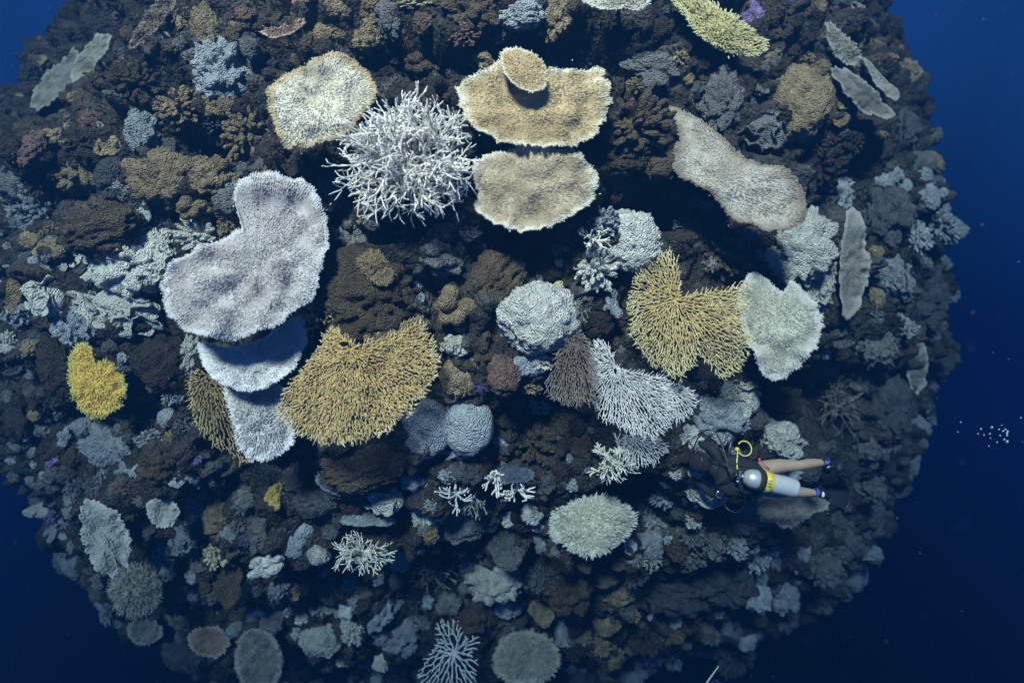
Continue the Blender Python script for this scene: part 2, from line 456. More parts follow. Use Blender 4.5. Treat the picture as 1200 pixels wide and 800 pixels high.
PLANES = []
def plate(name, px, label, m, att=None, ctr=None, tilt=0.55, out=0.35, off=0.12, n_b=None, blen=2.5, bw=0.72, bowl=0.07, wave=0.08, spiky=True, rimj=0.045, cat='table coral', group=None, thick=2.0, foot=True, on=None):
    px = np.asarray(px, float)
    if not spiky: wave = max(wave, 0.085); rimj = max(rimj, 0.11)
    c = px.mean(0)
    if att is None: att = (c[0], c[1] - 0.3 * (c[1] - px[:, 1].min()))
    pl = Plane(px, att, tilt, out, off)
    if on is not None:       # a tier standing on another plate
        pl.n, pl.U, pl.V = on.n, on.U, on.V; pl.P = on.P + on.n * 0.13; pl.scale = on.scale
    PLANES.append(pl)
    poly = pl.uv(catmull(px)); cu = pl.uv(ctr if ctr is not None else c)[0]
    M = 140; R, an = polar(poly, cu, M)
    R = np.maximum(R, 0.05)
    nz = vnoise(np.stack([np.cos(an) * 9, np.sin(an) * 9, np.full(M, label.__len__() * 1.7)], 1), 3)
    nz2 = vnoise(np.stack([np.cos(an) * 30, np.sin(an) * 30, np.full(M, label.__len__() * 0.7)], 1), 8)
    R = R * (1 + rimj * nz + rimj * 0.8 * nz2)
    S = pl.scale; Rm = R.mean(); K = 16
    sd = random.random() * 50
    def height(uv, s_):
        p = np.column_stack([uv / Rm * 1.6, np.full(len(uv), sd)])
        th_ = np.arctan2(uv[:, 1] - cu[1], uv[:, 0] - cu[0])
        rib = np.sin(th_ * 11 + 3 * vnoise(p * 1.5, 6)) + 0.6 * np.sin(th_ * 23 + 4 * vnoise(p * 2, 9))
        return 0.010 * Rm * rib * s_ + bowl * Rm * (s_ ** 2 * 1.4 - 0.3) + wave * Rm * 2 * vnoise(p, 2) + wave * Rm * vnoise(p * 2.7, 4)
    s = np.linspace(0, 1, K + 1)[1:]
    UVd = np.stack([np.cos(an), np.sin(an)], 1)
    uv = cu + (s[:, None, None] * R[None, :, None]) * UVd[None]
    uvf = uv.reshape(-1, 2); sf = np.repeat(s, M)
    h = height(uvf, sf)
    h0 = height(cu[None], np.zeros(1))
    th = thick * S * (1.6 - sf)
    top = pl.world(uvf, h); bot = pl.world(uvf * 1.0, h - th - 0.35 * thick * S)
    v = np.concatenate([pl.world(cu[None], h0), top, pl.world(cu[None], h0 - 0.03 - thick * S * 2), bot])
    j = np.arange(M); j2 = (j + 1) % M
    tr = [np.stack([np.zeros(M, int), 1 + j, 1 + j2], 1)]
    ob = 1 + K * M
    tr.append(np.stack([np.full(M, ob), ob + 1 + j2, ob + 1 + j], 1))
    q = []
    for i in range(K - 1):
        a = 1 + i * M; b = a + M
        q.append(np.stack([a + j, b + j, b + j2, a + j2], 1))
        q.append(np.stack([ob + a + j2, ob + b + j2, ob + b + j, ob + a + j], 1))
    a = 1 + (K - 1) * M
    q.append(np.stack([a + j, ob + a + j, ob + a + j2, a + j2], 1))
    ed = np.concatenate([[0], sf, [0], sf])
    loc = pl.world(cu[None], h0)[0]
    root = empty(name, loc, label, cat, group)
    g = Geo(); g.add(v, np.concatenate(tr), np.concatenate(q), np.stack([ed, np.zeros(len(ed))], 1))
    add_obj('plate', g.mesh('plate', loc), m, root)
    us = pl.uv(att)[0] * 0.6 + cu * 0.4
    if foot: stalk(pl, us, Rm * 0.2, m, root, loc, height(us[None], np.array([0.3]))[0] - 0.05 - 0.05 * Rm)
    else:
        t0 = pl.world(cu)[0]; g = Geo(); tube(g, [t0, t0 - pl.n * 0.12, t0 - pl.n * 0.3], [Rm * 0.5, Rm * 0.3, Rm * 0.35], 12)
        add_obj('stalk', g.mesh('stalk', loc), m, root)
    if spiky:
        area = 0.5 * (R ** 2).sum() * 2 * math.pi / M
        nb_ = n_b or int(min(15000, area / (1.42 * S) ** 2))
        pr = R ** 2; pr = pr / pr.sum()
        k = rng.choice(M, nb_, p=pr); fa = an[k] + rng.uniform(-.5, .5, nb_) * 2 * math.pi / M
        Rk = np.interp(fa % (2 * math.pi), np.append(an, 2 * math.pi), np.append(R, R[0]))
        ss = np.sqrt(rng.uniform(0.0, 1.0, nb_))
        rows = 2.0 ** np.floor(np.log2(np.maximum(4, 2 * math.pi * ss * Rk / (1.8 * S))) + 0.35)
        fa = (np.round(fa / (2 * math.pi) * rows) + rng.normal(0, 0.17, nb_)) / rows * 2 * math.pi
        n_r = nb_ // 14; ss[:n_r] = rng.uniform(0.96, 1.0, n_r)
        rd = np.stack([np.cos(fa), np.sin(fa)], 1)
        uvb = cu + rd * (ss * Rk)[:, None]
        B = pl.world(uvb, height(uvb, ss) - 0.3 * S)
        rad = rd[:, :1] * pl.U + rd[:, 1:] * pl.V
        D = unit(pl.n * 0.85 + rad * (0.55 + 1.3 * ss[:, None] ** 5) + rng.normal(0, 0.28, (nb_, 3)))
        Lb = blen * S * rng.uniform(0.6, 1.25, nb_)
        spikes(root, B, D, Lb, bw * S, ss, m, loc)
    return root

def spikes(root, B, D, Lb, wd, ss, m, loc):
    n = len(B)
    x = unit(np.cross(D, unit(rng.normal(0, 1, (n, 3))))); y = np.cross(D, x)
    an = np.array([0, 2.094, 4.189])
    ring = (np.cos(an)[None, :, None] * x[:, None] + np.sin(an)[None, :, None] * y[:, None]) * wd
    v = np.concatenate([B[:, None] + ring, (B + D * (Lb * 0.7)[:, None])[:, None] + ring * 0.8, (B + D * Lb[:, None])[:, None]], 1).reshape(-1, 3)
    i = np.arange(n)[:, None] * 7
    q = np.concatenate([np.stack([i[:, 0] + a, i[:, 0] + (a + 1) % 3, i[:, 0] + 3 + (a + 1) % 3, i[:, 0] + 3 + a], 1) for a in range(3)])
    t = np.concatenate([np.stack([i[:, 0] + 3 + a, i[:, 0] + 3 + (a + 1) % 3, i[:, 0] + 6], 1) for a in range(3)])
    tp = np.tile(np.array([0, 0, 0, .75, .75, .75, 1.0]), n)
    g = Geo(); g.add(v, t, q, np.stack([np.repeat(ss, 7), tp], 1))
    o = add_obj('branchlets', g.mesh('branchlets', loc), m, root)
    o['kind'] = 'stuff'
    return o

def fan(name, px, anchor, label, m, spacing=4.2, r=1.0, tilt=0.5, out=0.35, off=0.15, n0=9, lift=0.10, twig=0.35, tl=4.0, wander=0.8, cat='branching coral', group=None, foot=True):
    """open table of ropy branches that spread and fork from one foot"""
    px = np.asarray(px, float)
    pl = Plane(px, anchor, tilt, out, off); S = pl.scale
    poly = pl.uv(catmull(px)); cu = pl.uv(anchor)[0]
    M = 720; R, an = polar(poly, cu, M)
    Rmax = R.max()
    okm = R > 0.12 * Rmax
    loc = pl.world(cu[None])[0]
    root = empty(name, loc, label, cat, group)
    allowed = an[okm]
    tips = []
    for k in range(n0):
        th = allowed[int((k + 0.5) / n0 * len(allowed))]
        tips.append([th, k, [(0.0, th)]])
    done = []; rr = 0.0; dr = spacing * S * 0.8; sp = spacing * S
    while tips and rr < Rmax * 1.05:
        rr += dr
        tips.sort(key=lambda t: t[0])
        new = []
        for i, tp in enumerate(tips):
            gp = ((tips[(i + 1) % len(tips)][0] - tp[0]) % (2 * math.pi)) * rr if len(tips) > 1 else 6.28 * rr
            gm = ((tp[0] - tips[i - 1][0]) % (2 * math.pi)) * rr if len(tips) > 1 else 6.28 * rr
            lim = 2.2 * sp
            push = (min(gp, lim) - min(gm, lim)) * 0.16
            th = tp[0] + (push + random.gauss(0, wander) * sp * 0.22) / rr
            last = (tp[2][-1])
            Rl = R[int((th % (2 * math.pi)) / (2 * math.pi) * M) % M]
            if rr > Rl * random.uniform(0.93, 1.03):
                done.append((tp[1], tp[2], True)); continue
            if gp > 1.75 * sp and rr > sp * 1.2:
                t2 = th + min(gp * 0.45, sp * 0.9) / rr
                new.append([t2, tp[1], [last, (rr, t2)]])
                th -= sp * 0.12 / rr
            if gp < 0.45 * sp and random.random() < 0.5:
                done.append((tp[1], tp[2], True)); continue
            tp[0] = th; tp[2].append((rr, th)); new.append(tp)
        tips = new
    done += [(t[1], t[2], True) for t in tips]
    parts = {}
    sd = random.random() * 90
    def hgt(uv, q):
        p = np.column_stack([uv / Rmax * 2.5, np.full(len(uv), sd)])
        return lift * Rmax * (q * 1.2 - 0.4 * q * q) + 0.09 * Rmax * vnoise(p, 1) + 0.04 * Rmax * vnoise(p * 3, 1)
    for (bid, pp, _) in done:
        if len(pp) < 2: continue
        pp = np.array(pp)
        uv = cu + pp[:, :1] * np.stack([np.cos(pp[:, 1]), np.sin(pp[:, 1])], 1)
        q = pp[:, 0] / Rmax
        j = rng.normal(0, 0.16 * sp, len(uv))
        W = pl.world(uv, hgt(uv, q) + j)
        g = parts.setdefault(bid, Geo())
        loc_e = np.clip(pp[:, 0] / np.maximum(R[(pp[:, 1] % (2 * math.pi) / (2 * math.pi) * M).astype(int) % M], 1e-3), 0, 1)
        rad = r * S * (1.35 - 0.6 * np.clip(q * 1.2, 0, 1))
        tube(g, W, rad, 5, max(0, loc_e[0] - 0.2), 1.0 if loc_e[-1] > 0.85 else 0.4, loc_e.mean())
        for i in range(1, len(W)):
            for _ in range(int(twig) + (random.random() < twig % 1)):
                rd = unit(W[i] - W[i - 1])
                dd = unit(pl.n * 0.8 + rd * 0.7 + rng.normal(0, 0.45, 3))
                L_ = tl * S * random.uniform(0.6, 1.3)
                tube(g, [W[i], W[i] + dd * L_ * 0.55, W[i] + (dd + rd * 0.3) * L_], [r * S * 0.8, r * S * 0.7, r * S * 0.5], 4, 0.3, 1.0, loc_e[i])
    for bid, g in parts.items():
        add_obj('branch', g.mesh('branch', loc), m, root)
    if foot: stalk(pl, cu, Rmax * 0.10, m, root, loc)
    return root

def grow(g, p, d, L_, r, depth, spread, nrm_, k=3, droop=0.0, tipv=0.0):
    n = 4; pts = [p]; dd = d
    for i in range(n):
        dd = unit(dd + rng.normal(0, 0.21, 3) + nrm_ * 0.07 + np.array([0, 0, -droop]))
        pts.append(pts[-1] + dd * L_ / n)
    r1 = r * 0.82
    tube(g, pts, np.linspace(r, r1 if depth else r * 0.7, n + 1), 5, tipv, tipv + 0.25 if depth else 1.0)
    if depth == 0: return
    kk = 2 if random.random() < 0.62 else 3
    for i in range(kk):
        nd = unit(dd + rng.normal(0, spread, 3))
        grow(g, pts[-1], nd, L_ * random.uniform(0.62, 0.92), r1, depth - 1, spread, nrm_, k, droop, tipv + 0.25)
    if random.random() < 0.6:
        nd = unit(dd + rng.normal(0, spread * 1.3, 3))
        grow(g, pts[2], nd, L_ * 0.6, r1 * 0.9, max(0, depth - 2), spread, nrm_, k, droop, tipv + 0.25)

def staghorn(name, cx, cy, rx, ry, label, m, limbs=24, depth=3, r=1.7, low=0.1, spread=0.42, tilt=0.2, off=0.1, cat='branching coral', dx=0, dy=0, up=1.0, hi=0.97, excl=True, group=None):
    a = np.linspace(0, 2 * math.pi, 16, endpoint=False)
    px = np.stack([cx + dx + rx * np.cos(a), cy + dy + ry * np.sin(a)], 1)
    pl = Plane(px, (cx, cy), tilt, 0.5, off); S = pl.scale
    if not excl: OUTLINES.pop()
    loc = pl.P
    root = empty(name, loc, label, cat, group)
    for k in range(limbs):
        ph = (k + random.random() * 0.8) / limbs * 2 * math.pi * 5
        el = math.asin(low + (1 - low) * ((k + 0.5) / limbs) ** 1.1 * hi)
        tot = math.hypot(rx * math.cos(ph), ry * math.sin(ph)) * S * 1.18
        tx = (rx * math.cos(ph) + dx * 1.0) * S; ty = (ry * math.sin(ph) - dy) * S
        tot = max(math.hypot(tx, ty), 0.45 * ry * S) * 1.15
        d = unit(math.cos(el) * (pl.U * tx + pl.V * ty) / max(math.hypot(tx, ty), 1e-3) + math.sin(el) * pl.n * up)
        sm = {3: 2.55, 2: 2.05, 1: 1.6}[depth]
        g = Geo()
        grow(g, loc - pl.n * 0.05 + d * 0.02, d, tot / sm, r * S * random.uniform(0.85, 1.1), depth, spread, pl.n, 3, 0.0)
        add_obj('branch', g.mesh('branch', loc), m, root)
    stalk(pl, np.zeros(2), min(rx, ry) * S * 0.3, m, root, loc)
    return root

# ------------------------------------------------------------------ library of small colony shapes (unit radius)
def ico(sub):
    bm = bmesh.new(); bmesh.ops.create_icosphere(bm, subdivisions=sub, radius=1)
    v = np.array([x.co[:] for x in bm.verts]); f = np.array([[x.index for x in p.verts] for p in bm.faces]); bm.free()
    return v, f
ICO4 = ico(4); ICO5 = ico(5); ICO3 = ico(3)

LIB = {}
def lib_ico(kind, seed, big=False):
    v, f = (ICO5 if big else ICO4)
    p = v + seed * 13.7
    if kind == 'massive':
        a, b, _ = worley(p * 3.2, seed); c, d, _ = worley(p * 8, seed + 3)
        r = 1 + 0.22 * fbm(p * 1.3, 2, seed) + 0.2 * (0.55 - a) + 0.16 * (0.5 - c) + (0.06 * (0.5 - worley(p * 15, seed + 7)[0]) if big else 0)
    elif kind == 'knobby':
        a, b, ci = worley(p * 2.3, seed); c, d, cj = worley(p * 6.5, seed + 3)
        r = 0.95 + 0.2 * fbm(p * 1.4, 2, seed) + 0.55 * (0.5 - a ** 1.4) * (0.5 + ci) + 0.30 * (0.5 - c) * (.4 + cj)
    elif kind == 'fissured':
        q = p * np.array([1.4, 4.2, 1.4]) + 0.5 * np.stack([vnoise(p * 2, s) for s in (1, 2, 3)], 1)
        rid = 1 - np.abs(fbm(q * 1.1, 3, seed)) * 2.2
        c, d, cj = worley(p * 6.5, seed + 3)
        r = 0.95 + 0.2 * fbm(p * 1.4, 2, seed) + 0.30 * rid + 0.16 * (0.5 - c)
    elif kind == 'lobed':
        rs = np.random.default_rng(seed); r = np.full(len(v), 0.45)
        for k in range(16):
            d = unit(rs.normal(0, 1, 3) + [0, 0, 0.5]); s = rs.uniform(0.35, 0.55); h = rs.uniform(0.75, 1.08)
            dist = np.linalg.norm(v - d, axis=1)
            r = np.maximum(r, 0.35 + (h - 0.35) * np.sqrt(np.clip(1 - (dist / s) ** 2, 0, 1)))
        c, d, cj = worley(p * 7, seed + 3)
        r = r + 0.05 * (0.5 - c) + 0.05 * fbm(p * 3, 2, seed)
    elif kind == 'pitted':
        r = 1 + 0.25 * fbm(p * 1.1, 2, seed) + 0.035 * fbm(p * np.array([3, 9, 3]), 2, seed)
        rs = np.random.default_rng(seed)
        for k in range(9):
            d = unit(rs.normal(0, 1, 3) + [0, 0, 0.8]); s = rs.uniform(0.07, 0.13)
            r = r - 0.16 * np.exp(-(np.linalg.norm(v - d, axis=1) / s) ** 4)
    g = Geo(); vv = v * r[:, None]
    g.add(vv, f, None, np.stack([np.clip(v[:, 2], 0, 1), np.zeros(len(v))], 1))
    return g.mesh(kind)

def leaf_geo(g, rs, c, tiltv, R, cup=0.4, wav=0.12, M=44, K=7, th=0.05):
    n = unit(tiltv); x = unit(np.cross([0.3, 1, 0.1], n)); y = np.cross(n, x)
    an = np.arange(M) / M * 2 * math.pi
    ph = rs.uniform(0, 6, 4)
    Rj = R * (1 + 0.16 * np.sin(2 * an + ph[0]) + 0.11 * np.sin(3 * an + ph[1]) + 0.05 * np.sin(7 * an + ph[2]) + 0.03 * np.sin(17 * an))
    s = np.linspace(0.06, 1, K)
    S_, A_ = np.meshgrid(s, an, indexing='ij'); RJ = np.broadcast_to(Rj, S_.shape)
    z = R * (cup * S_ ** 2 + wav * S_ ** 2 * np.sin(5 * A_ + ph[3]) + 0.02 * np.sin(22 * S_))
    P = (c + (RJ * S_ * np.cos(A_))[..., None] * x + (RJ * S_ * np.sin(A_))[..., None] * y + z[..., None] * n).reshape(-1, 3)
    Q = P - n * th * R
    i = np.arange(K - 1)[:, None] * M; j = np.arange(M)[None]; j2 = (j + 1) % M
    q1 = np.stack([i + j, i + M + j, i + M + j2, i + j2], -1).reshape(-1, 4)
    o = K * M
    q2 = q1[:, ::-1] + o
    b = (K - 1) * M; jj = np.arange(M)
    q3 = np.stack([b + jj, o + b + jj, o + b + (jj + 1) % M, b + (jj + 1) % M], 1)
    cap = np.array([[0, k, k + 1] for k in range(1, M - 1)])
    ed = np.concatenate([S_.ravel(), S_.ravel()])
    g.add(np.concatenate([P, Q]), cap, np.concatenate([q1, q2, q3]), np.stack([ed, np.zeros(len(ed))], 1))

def lib_leaf(seed):
    rs = np.random.default_rng(seed); g = Geo()
    leaf_geo(g, rs, np.array([0, 0, 0.3]), np.array([0.1, 0.1, 1.0]), 1.0, 0.15, 0.06)
    return g.mesh('leaf')

def lib_rosette(seed):
    rs = np.random.default_rng(seed); g = Geo()
    for k in range(13):
        d = unit(rs.normal(0, 1, 3) + [0, 0, 1.1]); d[2] = max(d[2], 0.05)
        leaf_geo(g, rs, d * rs.uniform(0.35, 0.68), d + rs.normal(0, 0.35, 3), rs.uniform(0.30, 0.48), 0.35, 0.2, 22, 5, 0.10)
    v, f = ICO3
    g.add(v * 0.6, f)
    return g.mesh('rosette')

def lib_finger(seed, n=70, r=0.095, split=True):
    rs = np.random.default_rng(seed); g = Geo()
    for k in range(n):
        z = 1 - (k + 0.5) / n * 1.0; ph = k * 2.39996 + rs.uniform(-.3, .3)
        d = unit(np.array([math.cos(ph) * math.sqrt(1 - z * z), math.sin(ph) * math.sqrt(1 - z * z), z]) + rs.normal(0, .12, 3))
        e = rs.uniform(0.82, 1.08)
        b = d * 0.35; tip = d * e + rs.normal(0, 0.07, 3)
        mid = (b + tip) / 2 + rs.normal(0, 0.05, 3)
        rr = r * rs.uniform(0.8, 1.25)
        tube(g, [b, mid, mid * 0.35 + tip * 0.65, tip, tip + d * rr * 0.5], [rr * 0.9, rr, rr * 1.08, rr * 0.95, rr * 0.6], 7, 0, 1)
    v, f = ICO3
    g.add(v * 0.55, f)
    return g.mesh('finger')

def lib_bush(seed, n=34, r=0.03, depth=2):
    g = Geo(); rs = np.random.default_rng(seed)
    for k in range(n):
        z = 1 - (k + 0.5) / n * 0.95; ph = k * 2.39996
        d = np.array([math.cos(ph) * math.sqrt(1 - z * z), math.sin(ph) * math.sqrt(1 - z * z), z])
        grow(g, d * 0.1, d, 0.45, r, depth, 0.4, d)
    v, f = ICO3
    g.add(v * np.array([.35, .35, .25]), f)
    return g.mesh('bush')

for k in range(5):
    for kind in ('massive', 'knobby', 'fissured', 'lobed'):
        LIB.setdefault(kind, []).append(lib_ico(kind, k + 2))
        LIB.setdefault(kind + '_big', []).append(lib_ico(kind, k + 12, True))
    LIB.setdefault('pitted', []).append(lib_ico('pitted', k + 5, True))
    LIB.setdefault('leaf', []).append(lib_leaf(k + 3))
    LIB.setdefault('rosette', []).append(lib_rosette(k + 8))
    LIB.setdefault('finger', []).append(lib_finger(k + 4))
    LIB.setdefault('bush', []).append(lib_bush(k + 6))
for k in list(LIB):
    for me in LIB[k]:
        if not me.materials: me.materials.append(None)

KNAME = {'massive': 'massive_coral', 'knobby': 'knobby_coral', 'fissured': 'fissured_coral', 'lobed': 'lobed_coral', 'pitted': 'pitted_coral',
         'leaf': 'plate_coral', 'rosette': 'leafy_coral', 'finger': 'finger_coral', 'bush': 'bushy_coral'}
KCAT = {'massive': 'coral head', 'knobby': 'knobbly coral', 'fissured': 'coral head', 'lobed': 'lobed coral', 'pitted': 'coral head',
        'leaf': 'plate coral', 'rosette': 'leafy coral', 'finger': 'finger coral', 'bush': 'bushy coral'}
SQ = {'massive': 0.8, 'knobby': 0.75, 'fissured': 0.7, 'lobed': 0.8, 'pitted': 0.7, 'leaf': 0.9, 'rosette': 0.7, 'finger': 0.85, 'bush': 0.8}

def lump(kind, px, py, rx, ry, m, label, group=None, rot=None, up=0.25, sink=0.25, var=None, name=None, clear=False):
    big = kind + '_big' if (kind + '_big') in LIB and max(rx, ry) > 22 else kind
    me = LIB[big][var if var is not None else random.randrange(5)]
    P, ns = hit(px, py)
    v = -ray(px, py)
    S = (P @ CF) / F
    z = unit(ns * 0.55 + v * 0.55 + UP * up)
    x = unit(CX - z * (CX @ z)); y = np.cross(z, x)
    if rot is None: rot = random.uniform(-0.35, 0.35)
    sx, sy = rx * S * 0.97, ry * S * 0.97; sz = SQ[kind] * min(sx, sy) * random.uniform(0.9, 1.1)
    c, s = math.cos(rot), math.sin(rot)
    x2 = x * c + y * s; y2 = y * c - x * s
    o = bpy.data.objects.new(name or KNAME[kind], me); col.objects.link(o)
    loc = P - z * sz * sink
    if clear:
        for _ in range(7):
            hid = 0
            for k_ in range(8):
                a_ = k_ * 0.785
                w_ = loc + x2 * sx * 0.7 * math.cos(a_) + y2 * sy * 0.7 * math.sin(a_) + z * sz * 0.55
                d_ = np.linalg.norm(w_); h_ = BV.ray_cast(ORI, Vector(w_ / d_))
                if h_[0] is not None and h_[3] < d_: hid += 1
            if hid <= 1: break
            loc = loc + v * 0.18 * sz
    M = Matrix(((x2[0] * sx, y2[0] * sy, z[0] * sz, loc[0]), (x2[1] * sx, y2[1] * sy, z[1] * sz, loc[1]), (x2[2] * sx, y2[2] * sy, z[2] * sz, loc[2]), (0, 0, 0, 1)))
    o.matrix_world = M
    o.material_slots[0].link = 'OBJECT'; o.material_slots[0].material = m
    tag(o, label, KCAT[kind], group)
    return o
# ------------------------------------------------------------------ table corals (outlines in photo pixels, laid on their own tilted planes)
tw = mat('table_cream_white', (0.62, 0.60, 0.53), (0.46, 0.42, 0.34), (0.40, 0.31, 0.17), (0.72, 0.70, 0.64), scale=4, bump=0.2, vary=0.05, edge_lo=0.8, patch=(0.36, 0.32, 0.24))
tt = mat('table_tan', (0.47, 0.38, 0.23), (0.34, 0.26, 0.15), (0.58, 0.55, 0.45), (0.62, 0.54, 0.38), scale=4, bump=0.2, vary=0.05, edge_lo=0.86, patch=(0.27, 0.20, 0.11))
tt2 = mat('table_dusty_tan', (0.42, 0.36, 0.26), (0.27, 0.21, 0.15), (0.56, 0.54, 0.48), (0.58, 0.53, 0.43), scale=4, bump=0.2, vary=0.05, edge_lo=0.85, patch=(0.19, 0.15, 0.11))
tg = mat('table_pale_grey', (0.48, 0.46, 0.42), (0.34, 0.30, 0.25), (0.20, 0.16, 0.13), (0.56, 0.54, 0.50), scale=3, bump=0.2, vary=0.05, edge_lo=0.75, patch=(0.20, 0.17, 0.14))
tl_ = mat('table_lavender_white', (0.47, 0.45, 0.46), (0.37, 0.34, 0.34), (0.60, 0.60, 0.65), (0.62, 0.60, 0.59), scale=3, bump=0.2, vary=0.04, edge_lo=0.88, patch=(0.27, 0.24, 0.23))
tl2 = mat('table_bright_white', (0.58, 0.58, 0.60), (0.44, 0.43, 0.45), (0.68, 0.68, 0.72), (0.70, 0.70, 0.70), scale=3, bump=0.2, vary=0.04, patch=(0.36, 0.35, 0.36))
tbn = mat('table_dusky_brown', (0.17, 0.13, 0.10), (0.11, 0.085, 0.07), (0.26, 0.22, 0.19), (0.25, 0.20, 0.16), scale=4, bump=0.3, vary=0.1)
tye = mat('table_yellow', (0.72, 0.50, 0.10), (0.60, 0.40, 0.09), (0.42, 0.42, 0.14), (0.80, 0.62, 0.22), scale=4, bump=0.3, vary=0.05, edge_lo=0.84, patch=(0.50, 0.33, 0.08))
tyg = mat('table_olive_yellow', (0.46, 0.41, 0.18), (0.34, 0.30, 0.14), (0.50, 0.48, 0.28), (0.58, 0.55, 0.32), scale=5, bump=0.3, vary=0.05)
tsg = mat('table_slate_grey', (0.20, 0.195, 0.185), (0.13, 0.125, 0.12), (0.27, 0.27, 0.26), (0.27, 0.26, 0.25), scale=7, bump=0.4, vary=0.1, patch=(0.09, 0.088, 0.08))
tsp = mat('plate_pale_smooth', (0.34, 0.35, 0.345), (0.22, 0.23, 0.225), (0.42, 0.43, 0.42), None, scale=9, bump=0.6, cells=40, vary=0.05, patch=(0.15, 0.155, 0.15))
tdc = mat('plate_dull_cream', (0.27, 0.27, 0.23), (0.19, 0.19, 0.165), (0.34, 0.35, 0.33), (0.33, 0.33, 0.29), scale=7, bump=0.5, vary=0.08)
tcr = mat('table_greyed_cream', (0.50, 0.49, 0.42), (0.38, 0.37, 0.32), (0.52, 0.52, 0.50), (0.55, 0.54, 0.48), scale=4, bump=0.3, vary=0.05, patch=(0.27, 0.26, 0.22))

plate('table_coral', [(315,115),(320,100),(345,88),(370,75),(393,66),(415,75),(432,90),(441,108),(438,120),(428,132),(415,148),(400,160),(375,168),(350,172),(333,168),(324,150),(318,132)],
      'cream white table coral with a tan rim, above the white antler coral', tw, tilt=0.45)
plate('table_coral', [(534,110),(537,98),(552,88),(575,80),(600,74),(640,82),(675,83),(697,80),(708,95),(715,115),(710,135),(700,152),(685,166),(660,172),(640,172),(600,170),(575,160),(553,145),(540,128)],
      'large tan table coral with a small second tier on its back edge', tt, tilt=0.5, off=0.5)
plate('table_coral', [(587,64),(603,58),(625,64),(636,76),(640,92),(637,104),(622,108),(604,100),(592,86)],
      'small tan table coral growing as a tier on the large tan table', tt, wave=0.02, foot=False, on=PLANES[-1])
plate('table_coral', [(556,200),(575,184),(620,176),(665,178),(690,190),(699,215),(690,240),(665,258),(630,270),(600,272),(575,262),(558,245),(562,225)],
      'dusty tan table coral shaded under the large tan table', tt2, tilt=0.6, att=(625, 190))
plate('table_coral', [(783,122),(800,126),(830,150),(850,170),(870,182),(900,195),(925,208),(940,235),(941,260),(920,270),(897,270),(880,262),(862,258),(845,240),(820,218),(797,207),(788,180),(796,158)],
      'long pale grey table coral with a dark brown lower rim', tg, tilt=0.5, ctr=(860, 212), att=(845, 185))
plate('table_coral', [(277,245),(283,224),(303,211),(325,207),(341,213),(347,226),(352,211),(368,224),(380,250),(384,285),(378,320),(365,350),(345,370),(320,385),(290,395),(262,398),(230,393),(205,375),(193,350),(192,330),(205,310),(232,296),(262,287),(285,268),(296,255),(285,258)],
      'huge lavender white heart shaped table coral, largest on the reef', tl_, ctr=(302, 312), att=(290, 260), tilt=0.45, off=0.25, wave=0.11)
plate('table_coral', [(233,402),(262,408),(300,400),(330,382),(352,368),(358,400),(348,428),(322,450),(290,458),(260,450),(241,430)],
      'bright white table coral tucked under the huge heart shaped table', tl2, tilt=0.5, att=(300, 395), off=0.55)
plate('table_coral', [(265,455),(295,452),(326,450),(336,480),(345,512),(332,528),(310,536),(293,536),(280,518),(274,490)],
      'white ruffled table coral hanging beside the golden fan table', tl2, tilt=0.3, att=(300, 462), blen=5, off=0.5)
plate('table_coral', [(82,420),(90,405),(102,402),(109,410),(111,426),(125,422),(137,430),(147,445),(149,460),(143,475),(130,484),(112,491),(100,485),(88,470),(82,450)],
      'small bright yellow table coral standing alone', tye, tilt=0.2, out=0.25, ctr=(113, 450), blen=3)
plate('table_coral', [(868,335),(885,320),(907,333),(918,342),(930,328),(950,350),(962,370),(960,395),(945,420),(925,440),(905,447),(890,435),(880,410),(870,380),(865,355)],
      'greyed cream table coral beside the golden openwork coral', tcr, tilt=0.3, out=0.3, blen=2.6, off=0.1)
plate('plate_coral', [(986,268),(991,250),(1002,243),(1011,262),(1015,300),(1014,338),(1003,366),(990,380),(984,352),(983,310)],
      'smooth slate grey upright plate coral beside the white rosette corals', tsg, tilt=0.1, out=1.0, off=0.04, spiky=False, wave=0.02, cat='plate coral')
plate('table_coral', [(785,-4),(830,5),(862,22),(885,40),(896,53),(882,66),(860,62),(840,55),(820,40),(805,25)],
      'olive yellow table coral on the upper slope', tyg, tilt=0.4, blen=5, bw=1.2)
plate('table_coral', [(680,-8),(720,-10),(762,-6),(758,8),(745,14),(730,10),(712,13),(692,8)],
      'pale grey table coral at the crest above a dark hollow', tcr, tilt=0.5)
plate('plate_coral', [(968,28),(982,35),(1000,52),(1009,70),(1000,78),(984,70),(972,52)],
      'dull cream plate coral above two thin upright plates', tdc, tilt=0.3, out=0.5, blen=3, cat='plate coral')
plate('plate_coral', [(974,82),(990,82),(1012,98),(1032,115),(1045,135),(1037,142),(1018,135),(1000,122),(984,104)],
      'thin grey plate coral edge on, beside a pale sliver of plate', tsg, tilt=0.3, out=1.0, off=0.04, spiky=False, cat='plate coral')
plate('plate_coral', [(1011,70),(1020,74),(1036,92),(1055,110),(1051,117),(1036,110),(1022,92)],
      'pale sliver of plate coral near the reef edge', tdc, tilt=0.3, out=1.0, off=0.04, spiky=False, cat='plate coral')
plate('plate_coral', [(152,58),(157,40),(172,18),(190,-4),(207,-6),(204,8),(190,28),(172,46),(158,58)],
      'long dusky brown plate coral leaning on the crest', tbn, tilt=0.3, out=0.4, blen=2.5, cat='plate coral')
plate('plate_coral', [(38,118),(48,94),(66,76),(86,62),(94,68),(88,90),(74,108),(58,124),(45,132)],
      'thin slate plate coral with lobed edge near a pale curled plate', tsg, tilt=0.3, out=1.0, off=0.04, spiky=False, cat='plate coral')
